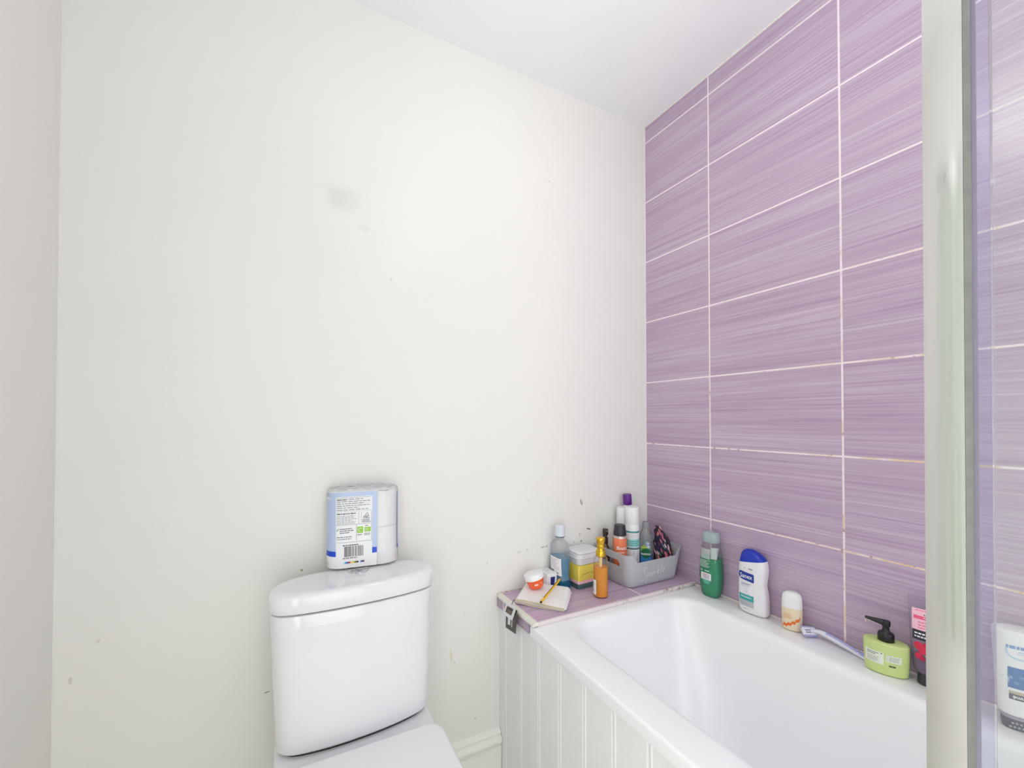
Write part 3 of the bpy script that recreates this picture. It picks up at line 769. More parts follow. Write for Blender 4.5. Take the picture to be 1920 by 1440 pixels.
A = Art(); A.rect(.20, .45, .22, .70, card_w, 0, .2); A.rect(.27, .38, .70, .86, card_w, 0, .2); A.rect(.55, .66, .18, .92, pm('tag_text_pale', (190, 188, 186), .5), 0, .2); A.lines(.72, .84, .9, .3, 5, ink_g, 0, .3, 33)
o = card('swing_tag', [(-.0935, .5865), (-.1645, .6040), (-.1545, .5285), (-.0890, .5205)], -.6965, card_d, A)
o['label'] = 'lower dark card tag with white bottle picture'

# ballpoint pen lying across the pouch
p0, p1 = Vector((-.6205, -.1745, .6150)), Vector((-.5010, -.1110, .6490))
d = (p1-p0); ln = d.length; d.normalize()
pen = thing('ballpoint_pen', 'yellow ballpoint pen lying across the white pouch', 'pen', tuple(p0))
pen.rotation_euler = d.to_track_quat('X', 'Z').to_euler()
yel = pm('yellow_pen_plastic', (236, 186, 36), .3)
m = MB(); m.tube([(.004, 0, 0), (.006, 0, 0), (ln-.014, 0, 0), (ln-.012, 0, 0)], [.0034, .0041, .0041, .0036], 6); obj('barrel', m, yel, pen, angle=20)
m = MB(); m.tube([(ln-.012, 0, 0), (ln-.003, 0, 0), (ln, 0, 0)], [.0034, .0018, .0006], 10); obj('tip', m, pm('pen_tip_gold', (186, 140, 40), .3), pen)
m = MB(); m.tube([(0, 0, 0), (.0015, 0, 0), (.006, 0, 0)], [.0022, .0036, .0036], 12); obj('end_cap', m, pm('pen_black', (44, 36, 30), .4), pen)
m = MB(); m.rbox(.022, ln-.022, -.0012, .0012, .0030, .0043, 0, .0004); obj('dark_stripe', m, pm('pen_dark_stripe', (92, 70, 24), .4), pen)

# orange cream jar, tilted on the back of the pouch
jar = thing('cream_jar', 'small tilted cream jar with white lid and orange base on the pouch', 'jar', (-.577, -.0815, .6235))
view = Vector((.55, .83, 0)).normalized()
jar.rotation_euler = (Matrix.Rotation(math.radians(-15), 3, view) @ Matrix.Rotation(math.radians(-33), 3, 'Z')).to_euler()
m = MB(); m.lathe([(.018, 0), (.0225, .001), (.0245, .004), (.0300, .026), (.0303, .030)], 40); obj('glass_body', m, pm('orange_glossy_glass', (240, 92, 36), .15, coat=.4), jar)
m = MB(); m.lathe([(.0312, .029), (.0325, .030), (.0325, .046), (.0315, .0478), (.030, .0483), (.001, .0485)], 40); obj('lid', m, white_p, jar)
A = Art(); A.text('eo', .004, .0165, .012, paper, 1, bold=.0003); A.rect(.016, .026, .0165, .0195, pm('jar_print_tan', (206, 150, 128), .4), 0, .002)
A.build('jar_print', jar, cyl_fn(lambda w: .0245+.25*(w-.004)))

# white medicine box behind the jar
bx = thing('medicine_box', 'white carton with navy stripe standing between cream jar and mouthwash', 'carton', (-.507, -.0345, SZ))
m = MB(); m.rbox(-.019, .019, -.031, .031, 0, .0575, 0, .0006); obj('carton', m, pm('carton_white', (233, 233, 238), .5), bx)
A = Art(); navy = pm('print_navy', (36, 36, 112), .4)
A.rect(-.006, .0085, 0, .046, navy, 0); A.poly([(.0085, 0), (.0085, .046), (.0125, .046), (.0085, .012)], navy, 0); A.lines(-.017, -.008, .05, .02, 4, ink_g, 0, .25, 41)
A.build('front_print', bx, lambda u, w, off: (u, -.031-off, w))
A = Art(); A.lines(-.012, .010, .022, -.012, 3, ink_g, 0, .2, 42); A.lines(-.015, -.006, -.018, -.028, 2, ink, 0, .2, 43)
A.build('top_print', bx, lambda u, w, off: (u, w, .0575+off))

# mouthwash bottle
mw = thing('mouthwash_bottle', 'clear mouthwash bottle half full of teal liquid against the cream wall', 'bottle', (-.464, -.0505, SZ), -PI/2)
bod = Body([(0, -.036, .036, .0185, 3.4), (.003, -.0405, .0405, .0225, 3.6), (.012, -.0415, .0415, .0232, 3.8), (.034, -.0410, .0410, .0230, 3.8), (.040, -.0375, .0375, .0205, 3.6), (.060, -.0385, .0385, .0212, 3.6), (.105, -.0405, .0405, .0225, 3.4), (.140, -.0405, .0405, .0225, 3.0), (.154, -.036, .036, .0205, 2.6), (.163, -.024, .024, .0165, 2.2), (.168, -.0155, .0155, .0145, 2.0), (.176, -.0145, .0145, .0145, 2.0)])
obj('bottle', bod.mb(), clear_mat('clear_plastic_grey', (248, 249, 250), .14, (214, 218, 222)), mw)
obj('liquid', bod.mb(.0015, .106, .0015), liquid_mat('teal_mouthwash', (0, 128, 172), (90, 190, 215), .93), mw)
obj('foot', bod.mb(.0002, .0345, -.0003), liquid_mat('deep_teal_base', (0, 88, 118), (40, 120, 150), .93), mw)
m = MB(); m.lathe([(.0165, .1745), (.0178, .176), (.0178, .179)], 36); obj('neck_ring', m, pm('dark_neck_ring', (96, 108, 112), .4), mw)
m = MB(); pr = []
for i in range(12): pr += [(.0178, .179+.003*i), (.0172, .1805+.003*i)]
m.lathe([(.0165, .1785)]+pr+[(.0170, .2155), (.0150, .217), (.001, .2172)], 36); obj('cap', m, pm('translucent_cap', (214, 219, 228), .3), mw)
A = Art(); A.rect(-.034, .034, .0485, .108, paper, 0); A.lines(-.029, .028, .104, .068, 8, pm('print_lilac_grey', (186, 184, 206), .5), 1, .35, 51); A.rect(-.026, -.004, .054, .063, ink_g, 1); A.lines(.012, .028, .060, .053, 1, ink, 1, .35, 52)
A.build('label', mw, bod.fn(), .0005)

# colour-blocked carton and white tub on it
ct = thing('colour_block_carton', 'carton in yellow, pink and dark teal bands under a white tub', 'carton', (-.3725, -.0575, SZ), math.radians(2.5))
def cbox(x, y, z0, z1, r, b=.0008): mb = MB(); mb.rbox(-x, x, -y, y, z0, z1, r, b); return mb
obj('base_band', cbox(.0530, .0440, 0, .0165, .006, .003), pm('carton_dark_teal', (62, 94, 98), .45), ct)
obj('pink_band', cbox(.0530, .0440, .0166, .0265, .006), pm('carton_pink', (238, 188, 200), .45), ct)
obj('yellow_sleeve', cbox(.0520, .0430, .0266, .0775, .004), pm('carton_yellow', (234, 216, 92), .45), ct)
A = Art(); gr = pm('print_olive', (112, 128, 52), .5)
A.ribbon([(-.036, .052), (-.040, .048), (-.041, .043), (-.038, .041), (-.034, .043)], .0010, gr, 0)
for i in range(8): A.ribbon([(-.033+.004*i, .0455+.0006*i), (-.0315+.004*i, .0490+.0006*i), (-.0295+.004*i, .0458+.0006*i)], .0011, gr, 0)
for i in range(5): A.ribbon([(.004+.004*i, .0482), (.0055+.004*i, .052), (.0075+.004*i, .0486)], .0011, gr, 0)
A.build('sleeve_print', ct, lambda u, w, off: (u, -.0430-off, w))
tb = thing('white_tub', 'square white plastic tub with ridged lid on top of the yellow carton', 'tub', (-.3695, -.0560, SZ+.0778), math.radians(2.5))
obj('tub_body', cbox(.0515, .0425, 0, .0225, .018, .004), pm('tub_white_grey', (212, 213, 216), .4), tb)
m = MB(); m.rbox(-.0535, .0535, -.0445, .0445, .0225, .0255, .019, .001); m.rbox(-.0520, .0520, -.0430, .0430, .0255, .0335, .018, .0005); m.rbox(-.0530, .0530, -.0440, .0440, .0335, .0365, .018, .001); m.rbox(-.0505, .0505, -.0415, .0415, .0365, .0455, .018, .005)
obj('tub_lid', m, pm('tub_lid_white', (228, 229, 232), .4), tb)

# amber oil pump bottle
am = thing('oil_bottle', 'clear cylindrical bottle of amber oil with gold cap before grey basket', 'bottle', (-.389, -.1795, SZ), math.radians(-38))
m = MB(); m.lathe([(.0200, .0006), (.0228, .0012), (.0240, .004), (.0240, .118), (.0232, .125), (.0200, .1305), (.0150, .133), (.0140, .137)], 44)
obj('bottle', m, clear_mat('clear_glass_bottle', (253, 252, 252), .03, (225, 222, 226)), am)
m = MB(); m.lathe([(.0190, .003), (.0222, .004), (.0226, .007), (.0226, .0985), (.001, .0985)], 44); obj('oil', m, liquid_mat('amber_oil', (240, 160, 0), (252, 192, 30), .80), am)
m = MB(); m.lathe([(.0040, .012), (.0046, .05), (.0048, .100), (.0056, .122), (.0075, .130)], 16); obj('dip_tube', m, pm('tube_pale_amber', (232, 206, 140), .35), am)
gold = pm('gold_plated_plastic', (222, 178, 52), .22, metal=.75)
m = MB(); m.lathe([(.0150, .1335), (.0158, .1345), (.0158, .1500), (.0150, .1515), (.0128, .1525), (.0118, .158), (.0118, .1635), (.0128, .165), (.0128, .1700), (.0118, .1715), (.0125, .178), (.0145, .1845), (.0152, .1895), (.0138, .1935), (.0095, .1950), (.001, .1945)], 40); obj('pump_cap', m, gold, am)
A = Art(); A.rect(-.041, -.016, .010, .058, paper, 0, .002); A.lines(-.036, -.019, .050, .038, 3, ink_g, 1, .3, 61); A.lines(-.038, -.019, .030, .020, 2, pm('print_blue_grey', (130, 140, 170), .5), 1, .4, 62)
A.build('label', am, cyl_fn(.0240), .0004)

# grey storage basket with handle slots
BX0, BX1, BY0, BY1, BH = -.287, -.0105, -.1985, -.0075, .118
bk = thing('storage_basket', 'grey plastic storage basket with Sparkle lettering in ledge corner', 'basket', (0, 0, SZ))
gp = pm('grey_basket_plastic', (181, 183, 189), .38, vary=.02)
def brect(f, ins): # footprint at height fraction f
    k = .019*(1-f)
    return (BX0+k+ins, BX1-k-ins, BY0+k*.75+ins, BY1-k*.75-ins)
def rim_z(x, y, top):
    """long sides dip in the middle, short sides stay high"""
    cx = (BX0+BX1)/2; tt = abs(x-cx)/((BX1-BX0)/2)
    near_long = min(abs(y-BY0), abs(y-BY1)) < .03 or True
    dip = 1-min(1, max(0, (tt-.66)/.16)); dip = dip*dip*(3-2*dip)
    return top - .0275*dip
NB = 12
def bring(f, ins, zf, dipamt):
    x0, x1, y0, y1 = brect(f, ins); r = .030-ins
    pts = []
    base = rrect(x0, x1, y0, y1, r, 8)
    n = len(base)
    for i in range(n):
        a = np.array(base[i]); b = np.array(base[(i+1) % n]); pts.append(tuple(a))
        if np.linalg.norm(b-a) > .05:
            k = 26
            for q in range(1, k): pts.append(tuple(a+(b-a)*q/k))
    out = []
    for x, y in pts:
        z = zf*BH; zt_ = rim_z(x, y, BH); z = z if dipamt == 0 else z*(zt_/BH)
        out.append((x, y, z))
    return out
m = MB(); L = []
fr_ = [0, .006, .02, .05, .2, .4, .56, .66, .70, .80, .90, .95, 1.0]
L.append(bring(0, .010, 0.0, 0)); L.append(bring(0, .004, .012, 0)); L.append(bring(.03, 0, .05, 0))
for f in (.2, .4, .52, .60, .66, .72, .78, .84, .90, .95, .985, 1.0): L.append(bring(f, 0, f, 1))
for f in (1.0, .985, .95, .90, .84, .78, .72, .66, .60, .52, .4, .2): L.append(bring(f, .0028, f, 1))
L.append(bring(.05, .0028, .045, 0))
n_ = len(L[0]); b0 = 0; vs = [p for lp in L for p in lp]; fs = []
def in_slot(p):   # handle slots in both short sides
    return (p[0] < BX0+.03 or p[0] > BX1-.03) and abs(p[1]-(BY0+BY1)/2) < .045 and .575*BH < p[2] < .80*BH
for k in range(len(L)-1):
    for i in range(n_):
        j = (i+1) % n_; q = (k*n_+i, k*n_+j, (k+1)*n_+j, (k+1)*n_+i)
        c = np.mean([vs[t_] for t_ in q], axis=0)
        if in_slot(c) and 3 <= k < len(L)-2: continue
        fs.append(q)
fs.append(tuple(reversed(range(n_)))); fs.append(tuple((len(L)-1)*n_+i for i in range(n_)))
m.add(vs, fs); obj('basket_shell', m, gp, bk, angle=45)
def bask_fn(u, w, off):
    f = w/(BH-.0275); x0, x1, y0, y1 = brect(f, 0); return (u, y0-off, w)
A = Art(); script = pm('silver_script_print', (226, 227, 230), .35)
def sc(pts, w0=.0011, w1=.0024):
    p = catmull(pts, 6); n = len(p); A.ribbon([(BX0+.062+x*1.0, .004+y) for x, y in p], [w0+(w1-w0)*abs(math.sin(2.2*PI*i/n)) for i in range(n)], script, 0)
sc([(.033, .0600), (.024, .0650), (.016, .0600), (.018, .0500), (.026, .0400), (.026, .0280), (.016, .0180), (.008, .0200), (.010, .0270)])        # S
sc([(.036, .0400), (.035, .0250), (.033, .0080), (.0325, .0050)]); sc([(.035, .0330), (.040, .0420), (.0455, .0380), (.043, .0300), (.037, .0290)])   # p
sc([(.058, .0410), (.051, .0400), (.049, .0320), (.053, .0290), (.058, .0360), (.0585, .0410), (.0595, .0310), (.063, .0300)])                       # a
sc([(.066, .0430), (.067, .0310)]); sc([(.067, .0370), (.071, .0430), (.075, .0420)])                                                              # r
sc([(.085, .0660), (.083, .0480), (.082, .0310)]); sc([(.083, .0390), (.090, .0470), (.090, .0410), (.084, .0395), (.089, .0340), (.094, .0310)])     # k
sc([(.104, .0690), (.101, .0520), (.099, .0350), (.103, .0320)])                                                                                  # l
sc([(.108, .0390), (.114, .0430), (.117, .0475), (.112, .0480), (.109, .0390), (.114, .0340), (.121, .0360)])                                        # e
A.build('lettering', bk, bask_fn, .0004)

# ---- in the basket
BZ = SZ+.0035
sp = thing('spray_bottle', 'dark brown spray bottle in back left corner of grey basket', 'bottle', (-.2520, -.0390, BZ))
brn = clear_mat('brown_tinted_plastic', (110, 64, 30), .55, (70, 44, 26))
m = MB(); m.lathe([(.0150, 0), (.0170, .003), (.0170, .092), (.0150, .104), (.0105, .112), (.0095, .118)], 32); obj('bottle', m, pm('brown_bottle', (82, 56, 34), .2, coat=.3), sp)
m = MB(); m.lathe([(.0112, .117), (.0112, .139), (.0085, .141), (.0075, .150)], 28); m.rbox(-.0075, .0075, -.012, .0075, .149, .172, .004, .002); obj('spray_head', m, pm('dark_brown_plastic', (56, 42, 36), .3), sp)
m = MB(); m.rbox(-.0014, .0014, -.0124, -.011, .163, .166); obj('nozzle', m, white_p, sp)

oc = thing('coral_spray_can', 'coral orange spray can with black cap in the grey basket', 'spray can', (-.2270, -.0925, BZ), math.radians(-38))
m = MB(); m.lathe([(.022, 0), (.0245, .0015), (.0250, .004), (.0250, .146), (.0245, .149)], 40); obj('can', m, pm('coral_can_paint', (238, 128, 88), .35), oc)
m = MB(); m.lathe([(.0252, .149), (.0252, .152), (.0235, .156), (.0215, .158)], 40); obj('shoulder', m, pm('can_silver', (206, 196, 190), .3, metal=.6), oc)
m = MB(); m.lathe([(.0225, .1575), (.0235, .159), (.0195, .193), (.0180, .1955), (.001, .196)], 40); obj('cap', m, pm('can_cap_black', (44, 46, 52), .4), oc)
A = Art(); pk_w = pm('can_print_white', (246, 236, 230), .45)
A.text('Boots', .004, .115, .0175, pk_w, 1, shear=.35, bold=.0004); A.lines(-.012, .020, .1015, .0965, 1, pk_w, 1, .6, 71)
A.build('can_print', oc, cyl_fn(.0250))

wc = thing('tall_white_spray_can', 'tall white spray can with teal bands in middle of the grey basket', 'spray can', (-.1590, -.0835, BZ), math.radians(-42))
m = MB(); m.lathe([(.0240, 0), (.0262, .0015), (.0265, .004), (.0265, .189), (.0258, .1905)], 44); obj('can', m, pm('can_white', (234, 235, 238), .35), wc)
m = MB(); m.lathe([(.0262, .1905), (.0268, .192), (.0265, .248), (.0258, .2515), (.0235, .2535), (.001, .2540)], 44); obj('cap', m, white_p, wc)
teal = pm('print_teal', (70, 150, 150), .45); teal_l = pm('print_pale_teal', (150, 216, 214), .45); teal_d = pm('print_deep_teal', (84, 116, 124), .45)
A = Art(); hp = .0265*1.35
A.rect(-.026, hp, .160, .1665, teal, 0, .003); A.rect(-hp, hp, .108, .137, teal_l, 0, .003); A.rect(-hp, hp, .099, .105, teal_d, 0, .003)
A.lines(-.024, .028, .156, .140, 4, ink_g, 1, .25, 81); A.lines(-.026, .028, .133, .112, 3, teal, 1, .4, 82)
for q in range(4): A.lines(-.028+.015*q, -.018+.015*q, .094, .050, 8, pm('print_faint_blue', (170, 186, 206), .5), 1, .4, 83+q)
A.build('can_print', wc, cyl_fn(.0265), .0004)

wb = thing('white_spray_can', 'white spray can standing behind the tall teal banded can', 'spray can', (-.1620, -.0340, BZ))
m = MB(); m.lathe([(.0210, 0), (.0225, .004), (.0225, .176), (.0220, .180)], 36); obj('can', m, pm('can_off_white', (232, 230, 222), .35), wb)
m = MB(); m.lathe([(.0222, .180), (.0225, .184), (.0220, .238), (.0200, .2435), (.001, .245)], 36); obj('cap', m, white_p, wb)

pp = thing('purple_capped_bottle', 'slim white bottle with purple cap, tallest in the grey basket', 'bottle', (-.1060, -.0300, BZ))
pp.rotation_euler = (0, math.radians(-5.5), 0)
m = MB(); m.lathe([(.016, 0), (.0185, .003), (.0185, .235), (.0165, .246), (.0145, .252)], 32); obj('bottle', m, pm('slim_bottle_white', (234, 232, 236), .3), pp)
m = MB(); m.lathe([(.0158, .251), (.0166, .2525), (.0166, .289), (.0155, .291), (.001, .2912)], 32); obj('cap', m, pm('purple_plastic', (92, 26, 132), .35), pp)

rx = thing('bubble_bath_bottle', 'clear bottle with blue liquid and green round label in grey basket', 'bottle', (-.1120, -.1070, BZ), math.radians(-42))
bod = Body([(0, -.021, .021, .015, 2.4), (.004, -.0245, .0245, .0185, 2.6), (.06, -.0255, .0255, .0195, 2.6), (.125, -.0255, .0255, .0195, 2.5), (.150, -.022, .022, .018, 2.3), (.168, -.0145, .0145, .0135, 2.0), (.174, -.0115, .0115, .0115, 2.0)])
obj('bottle', bod.mb(), clear_mat('clear_plastic_dim', (236, 238, 238), .14, (200, 202, 204)), rx)
obj('liquid', bod.mb(.002, .078, .0015), liquid_mat('blue_bubble_bath', (16, 92, 168), (60, 130, 210), .85), rx)
m = MB(); pr = []
for i in range(5): pr += [(.0135, .1735+.0045*i), (.0128, .1765+.0045*i)]
m.lathe([(.0125, .173)]+pr+[(.0132, .1955), (.0120, .197), (.001, .1972)], 32); obj('cap', m, clear_mat('clear_grey_cap', (196, 198, 202), .45, (190, 192, 198)), rx)
A = Art(); A.disc(-.001, .083, .0175, .0190, pm('label_dark_green', (18, 104, 70), .4), 1)
A.rect(-.019, .017, .050, .072, pm('label_sky_blue', (52, 132, 206), .4), 0, .003)
for i, (u, w, c) in enumerate(((-.012, .104, (168, 196, 70)), (-.006, .110, (120, 178, 90)), (.002, .113, (150, 130, 196)), (.008, .107, (196, 206, 226)), (-.002, .103, (196, 210, 84)), (.011, .101, (96, 160, 120)), (-.014, .096, (110, 170, 60)), (.006, .119, (180, 196, 226)), (.000, .123, (110, 160, 130)))):
    A.disc(u, w, .0062, .0052, pm('flower_print_%d' % i, c, .45), 0, 12)
A.text('RADOX', -.001, .0795, .0098, paper, 2, bold=.0003)
A.build('label', rx, bod.fn(), .0004)

# dark flowered wash bag standing folded in the right end of the basket
fb = thing('floral_wash_bag', 'dark navy flowered wash bag stuffed in right end of the basket', 'bag', (-.0520, -.1330, BZ), math.radians(-62))
t = NT('navy_floral_fabric'); o_, xyz = t.pos()
st_ = t.comb(t.math('MULTIPLY', t.math('ADD', xyz[0], t.math('MULTIPLY', xyz[2], .35)), 1.6), xyz[1], t.math('MULTIPLY', xyz[2], .55))
v1 = t.n('ShaderNodeTexVoronoi'); v1.inputs['Scale'].default_value = 120.0; t.set(v1.inputs['Vector'], st_)
pick = t.ramp(v1.outputs['Color'], [(.0, lin(36, 32, 58)), (.46, lin(36, 32, 58)), (.49, lin(190, 96, 126)), (.54, lin(92, 62, 116)), (.62, lin(222, 122, 112)), (.70, lin(110, 134, 104)), (.76, lin(226, 178, 186))])
pick.node.color_ramp.interpolation = 'CONSTANT'
inn = t.mapr(v1.outputs['Distance'], .70, .50)
bag_m = t.done(t.bsdf(t.mix(inn, lin(34, 30, 54), pick), .75))
keys = [(0, -.024, .024, .012, 2.6), (.03, -.034, .030, .016, 2.8), (.075, -.034, .036, .020, 2.6), (.110, -.033, .031, .018, 2.5), (.135, -.032, .019, .015, 2.4), (.155, -.031, .007, .011, 2.2), (.171, -.028, -.008, .007, 2.0), (.177, -.024, -.014, .003, 2.0)]
bd = Body(keys, 5); m = bd.mb()
m.v = [(x+.0022*math.sin(z*150+y*60), y*(1+.10*math.sin(x*190+z*70)), z) for x, y, z in m.v]
obj('bag_body', m, bag_m, fb, angle=70)
m = MB(); m.tube([(-.026, -.004, .176), (-.020, -.008, .1775), (-.010, -.009, .170), (.004, -.011, .156), (.017, -.014, .136), (.030, -.016, .110)], .0022, 8); obj('zip', m, pm('black_zip', (28, 26, 34), .5), fb)

# ------------------------------------------------------------------ things along the bath rim
BR = RZ+.0004
gb = thing('green_shower_gel', 'clear upright bottle with bright green shower gel beside the ledge', 'bottle', (-.0325, -.3270, BR), math.radians(-84))
bod = Body([(0, -.022, .022, .014, 2.6), (.003, -.027, .027, .019, 2.8), (.020, -.0325, .0325, .0235, 3.0), (.060, -.0365, .0365, .0255, 3.0), (.100, -.0360, .0360, .0255, 3.0), (.140, -.0330, .0330, .0235, 2.9), (.170, -.0290, .0290, .0210, 2.7), (.184, -.0262, .0262, .0190, 2.6)])
obj('bottle', bod.mb(), clear_mat('clear_plastic_bottle', (249, 249, 250), .05, (206, 200, 206)), gb)
obj('gel', bod.mb(.0012, .129, .0012), liquid_mat('green_gel', (4, 158, 106), (40, 190, 120), .92), gb)
cap = Body([(.182, -.0262, .0262, .0185, 2.6), (.185, -.0275, .0275, .0200, 2.8), (.206, -.0268, .0268, .0195, 2.8), (.213, -.0245, .0245, .0175, 2.6), (.2155, -.016, .016, .011, 2.4)])
obj('cap', cap.mb(), clear_mat('frosted_cap', (206, 222, 222), .62, (196, 212, 214), .2), gb)
A = Art(); lw_ = pm('label_print_pale', (206, 222, 216), .45)
for i in range(15): A.rect(-.026, .010, .129+.0022*i-.001, .1302+.0022*i-.001, lw_, 0, .004)
A.lines(-.028, .012, .124, .098, 7, lw_, 0, .45, 91); A.lines(-.024, -.014, .092, .084, 2, lw_, 0, .5, 92); A.lines(-.008, .016, .092, .084, 1, lw_, 0, .5, 93)
A.rect(-.022, .014, .058, .0805, paper, 0); A.barcode(-.016, .008, .061, .078, pm('print_mauve_grey', (150, 140, 156), .5), 1, 94)
A.poly([(-.018, .0575), (.013, .0575), (.006, .045), (-.010, .045)], pm('label_print_sea', (90, 176, 152), .45), 0)
A.ribbon([(-.033, .0505), (-.029, .0545), (-.026, .0575)], .0020, paper, 0)
A.rect(.012, .0300, .131, .168, pm('label_back_grey', (178, 190, 186), .4), 0, .002)
A.build('label', gb, bod.fn(), .0006)

sx = thing('white_shower_gel', 'white shower gel bottle with blue slanted cap on bath rim', 'bottle', (-.0310, -.4760, BR), math.radians(-86))
def shr(z): return .20*max(0.0, min(1.0, (z-.085)/.07))*max(0.0, min(1.0, (.200-z)/.03))
keys = [(0, -.032, .034, .014, 2.6), (.003, -.038, .040, .0205, 2.8), (.012, -.0415, .0425, .0235, 3.0), (.040, -.0430, .0430, .0245, 3.0), (.072, -.0435, .0400, .0240, 3.0), (.088, -.0435, .0365, .0235, 2.9), (.104, -.0435, .0375, .0235, 2.9), (.130, -.0430, .0410, .0240, 2.9), (.150, -.0420, .0395, .0235, 2.9), (.160, -.0410, .0370, .0230, 2.8)]
body = Body(keys, 5, shr); obj('bottle', body.mb(), pm('shower_gel_white', (233, 231, 235), .3), sx)
cp = Body([(.1602, -.0412, .0372, .0232, 2.8), (.170, -.0392, .0310, .0215, 2.7), (.182, -.0355, .0200, .0185, 2.5), (.190, -.0300, .0090, .0140, 2.3), (.1945, -.0200, -.002, .0070, 2.1)], 5, shr)
obj('cap', cp.mb(), pm('cap_royal_blue', (20, 50, 176), .28), sx)
A = Art(); nb = pm('badge_navy', (22, 52, 152), .4); bw, bz = -.0085, .1135
pts = [(-.035, bz+.011), (-.037, bz+.004), (-.037, bz-.002), (-.034, bz-.009), (-.029, bz-.0105)] + [(.0110, bz-.0145), (.0125, bz-.012), (.0125, bz+.010), (.0110, bz+.0115), (-.030, bz+.0145)]
A.poly(pts, nb, 0)
A.text('Sanex', -.0118, bz+.0005, .0190, paper, 2, bold=.0002, sx=.88); A.ribbon([(-.0325, bz-.0065), (-.0300, bz-.0085), (-.0285, bz-.0125)], .0016, paper, 2)
A.text('EXPERT', -.0120, .0895, .0078, pm('print_slate', (96, 104, 140), .5), 1, bold=.0001, space=1.15); A.lines(-.028, .004, .0845, .0815, 1, ink_g, 1, .35, 101)
A.lines(-.016, -.006, .0785, .064, 3, pm('print_pale_grey', (200, 202, 206), .5), 1, .3, 102)
tq = pm('label_turquoise', (58, 164, 164), .4); A.rect(-.0345, .0120, .0405, .0585, tq, 0); A.rect(-.0345, .0120, .0225, .0405, pm('label_silver', (184, 188, 192), .4), 0)
A.text('Moisturising', -.0112, .0510, .0066, paper, 1, bold=.00012); A.lines(-.030, .008, .037, .025, 3, pm('print_silver_grey', (168, 172, 178), .5), 1, .4, 103)
A.lines(-.020, .002, .0165, .0135, 1, ink_g, 1, .5, 104); A.lines(-.004, .016, .1420, .1360, 1, ink_g, 1, .6, 105); A.lines(-.0165, -.0125, .142, .137, 1, ink_g, 1, .6, 106)
A.build('label', sx, lambda u, w, off: (lambda q: (q[0], q[1], q[2]+shr(w)*u*.0))(body.fn()(u, w, off)), .0008)

de = thing('roll_on_deodorant', 'small cream roll-on deodorant with white cap and orange zigzag', 'deodorant', (-.0330, -.5890, BR), math.radians(-72))
bod = Body([(0, -.019, .019, .012, 2.4), (.003, -.023, .023, .0160, 2.6), (.015, -.0245, .0245, .0178, 2.6), (.045, -.0252, .0252, .0185, 2.6), (.0640, -.0250, .0250, .0182, 2.6)])
obj('bottle', bod.mb(), pm('deodorant_cream', (232, 216, 186), .35), de)
cp = Body([(.0640, -.0254, .0254, .0186, 2.6), (.072, -.0252, .0252, .0185, 2.6), (.090, -.0242, .0242, .0175, 2.5), (.100, -.021, .021, .0150, 2.4), (.1060, -.013, .013, .0085, 2.2)])
obj('cap', cp.mb(), white_p, de)
A = Art(); org = pm('print_orange', (232, 112, 40), .45); zg = [(-.0205, .0110), (-.016, .0165), (-.0105, .0140), (-.006, .0205), (-.0005, .0185), (.004, .0265), (.0095, .0250), (.0135, .0335), (.018, .0330), (.0215, .0410)]
A.items.append(([(u_, w_+q_) for u_, w_ in zg for q_ in (.0042, -.0042)], [(2*i_, 2*i_+1, 2*i_+3, 2*i_+2) for i_ in range(len(zg)-1)], A.m(org), 0)); orl = pm('print_light_orange', (238, 170, 110), .45)
A.lines(-.014, .004, .050, .034, 5, orl, 0, .4, 111); A.rect(-.0180, -.0160, .034, .048, orl, 0)
A.build('label', de, bod.fn(), .0004)

# razor
rz = thing('disposable_razor', 'lilac and white razor lying on the rim beside deodorant', 'razor', (0, 0, BR))
lil = pm('razor_lilac', (176, 176, 222), .35); rwh = pm('razor_white', (226, 226, 238), .35)
pth = catmull([(-.0255, -.642, .0155), (-.0235, -.655, .0185), (-.0235, -.672, .0175), (-.0255, -.695, .0145), (-.0285, -.722, .0110), (-.0325, -.748, .0070), (-.0375, -.7690, .0062)], 5)
n_ = len(pth); m = MB(); m.tube(pth, [.0056+.0030*math.sin(PI*min(1, i/(n_-1)*1.1))+.0024*(i/(n_-1))**3 for i in range(n_)], 12, flat=.8); obj('handle', m, rwh, rz, angle=60)
m = MB(); q = pth[n_//3: n_-5]; m.tube([(x-.0004, y, z+.0045) for x, y, z in q], [.0058]*len(q), 10, flat=.6); obj('grip', m, lil, rz, angle=60)
m = MB(); q = pth[-6:]; m.tube([(x, y, z+.0036) for x, y, z in q], [.0040, .0056, .0068, .0070, .0062, .0036], 10, flat=.7); obj('end_grip', m, pm('razor_violet', (160, 164, 224), .4), rz, angle=60)
m = MB(); m.rbox(-.0205, .0205, -.0105, .0105, -.0050, .0050, .006, .003); hd = obj('head', m, rwh, rz); hd.location = (-.0350, -.6345, .0140); hd.rotation_euler = (math.radians(48), math.radians(6), math.radians(-22))
m = MB(); m.rbox(-.0195, .0195, -.0135, -.0098, -.0046, .0046, .002, .001); m.rbox(-.0195, .0195, .0098, .0130, -.0046, .0046, .002, .001); o = obj('comfort_strip', m, lil, hd)
m = MB(); m.rbox(-.0150, .0150, -.0045, -.0030, .0046, .0056); m.rbox(-.0150, .0150, .0010, .0025, .0046, .0056); obj('blade', m, pm('blade_steel', (90, 90, 96), .25, metal=.8), hd)
m = MB(); m.tube([(-.0335, -.6355, .0155), (-.0285, -.6395, .0165), (-.0255, -.642, .0160)], [.0075, .0055, .0058], 10); obj('neck', m, rwh, rz)

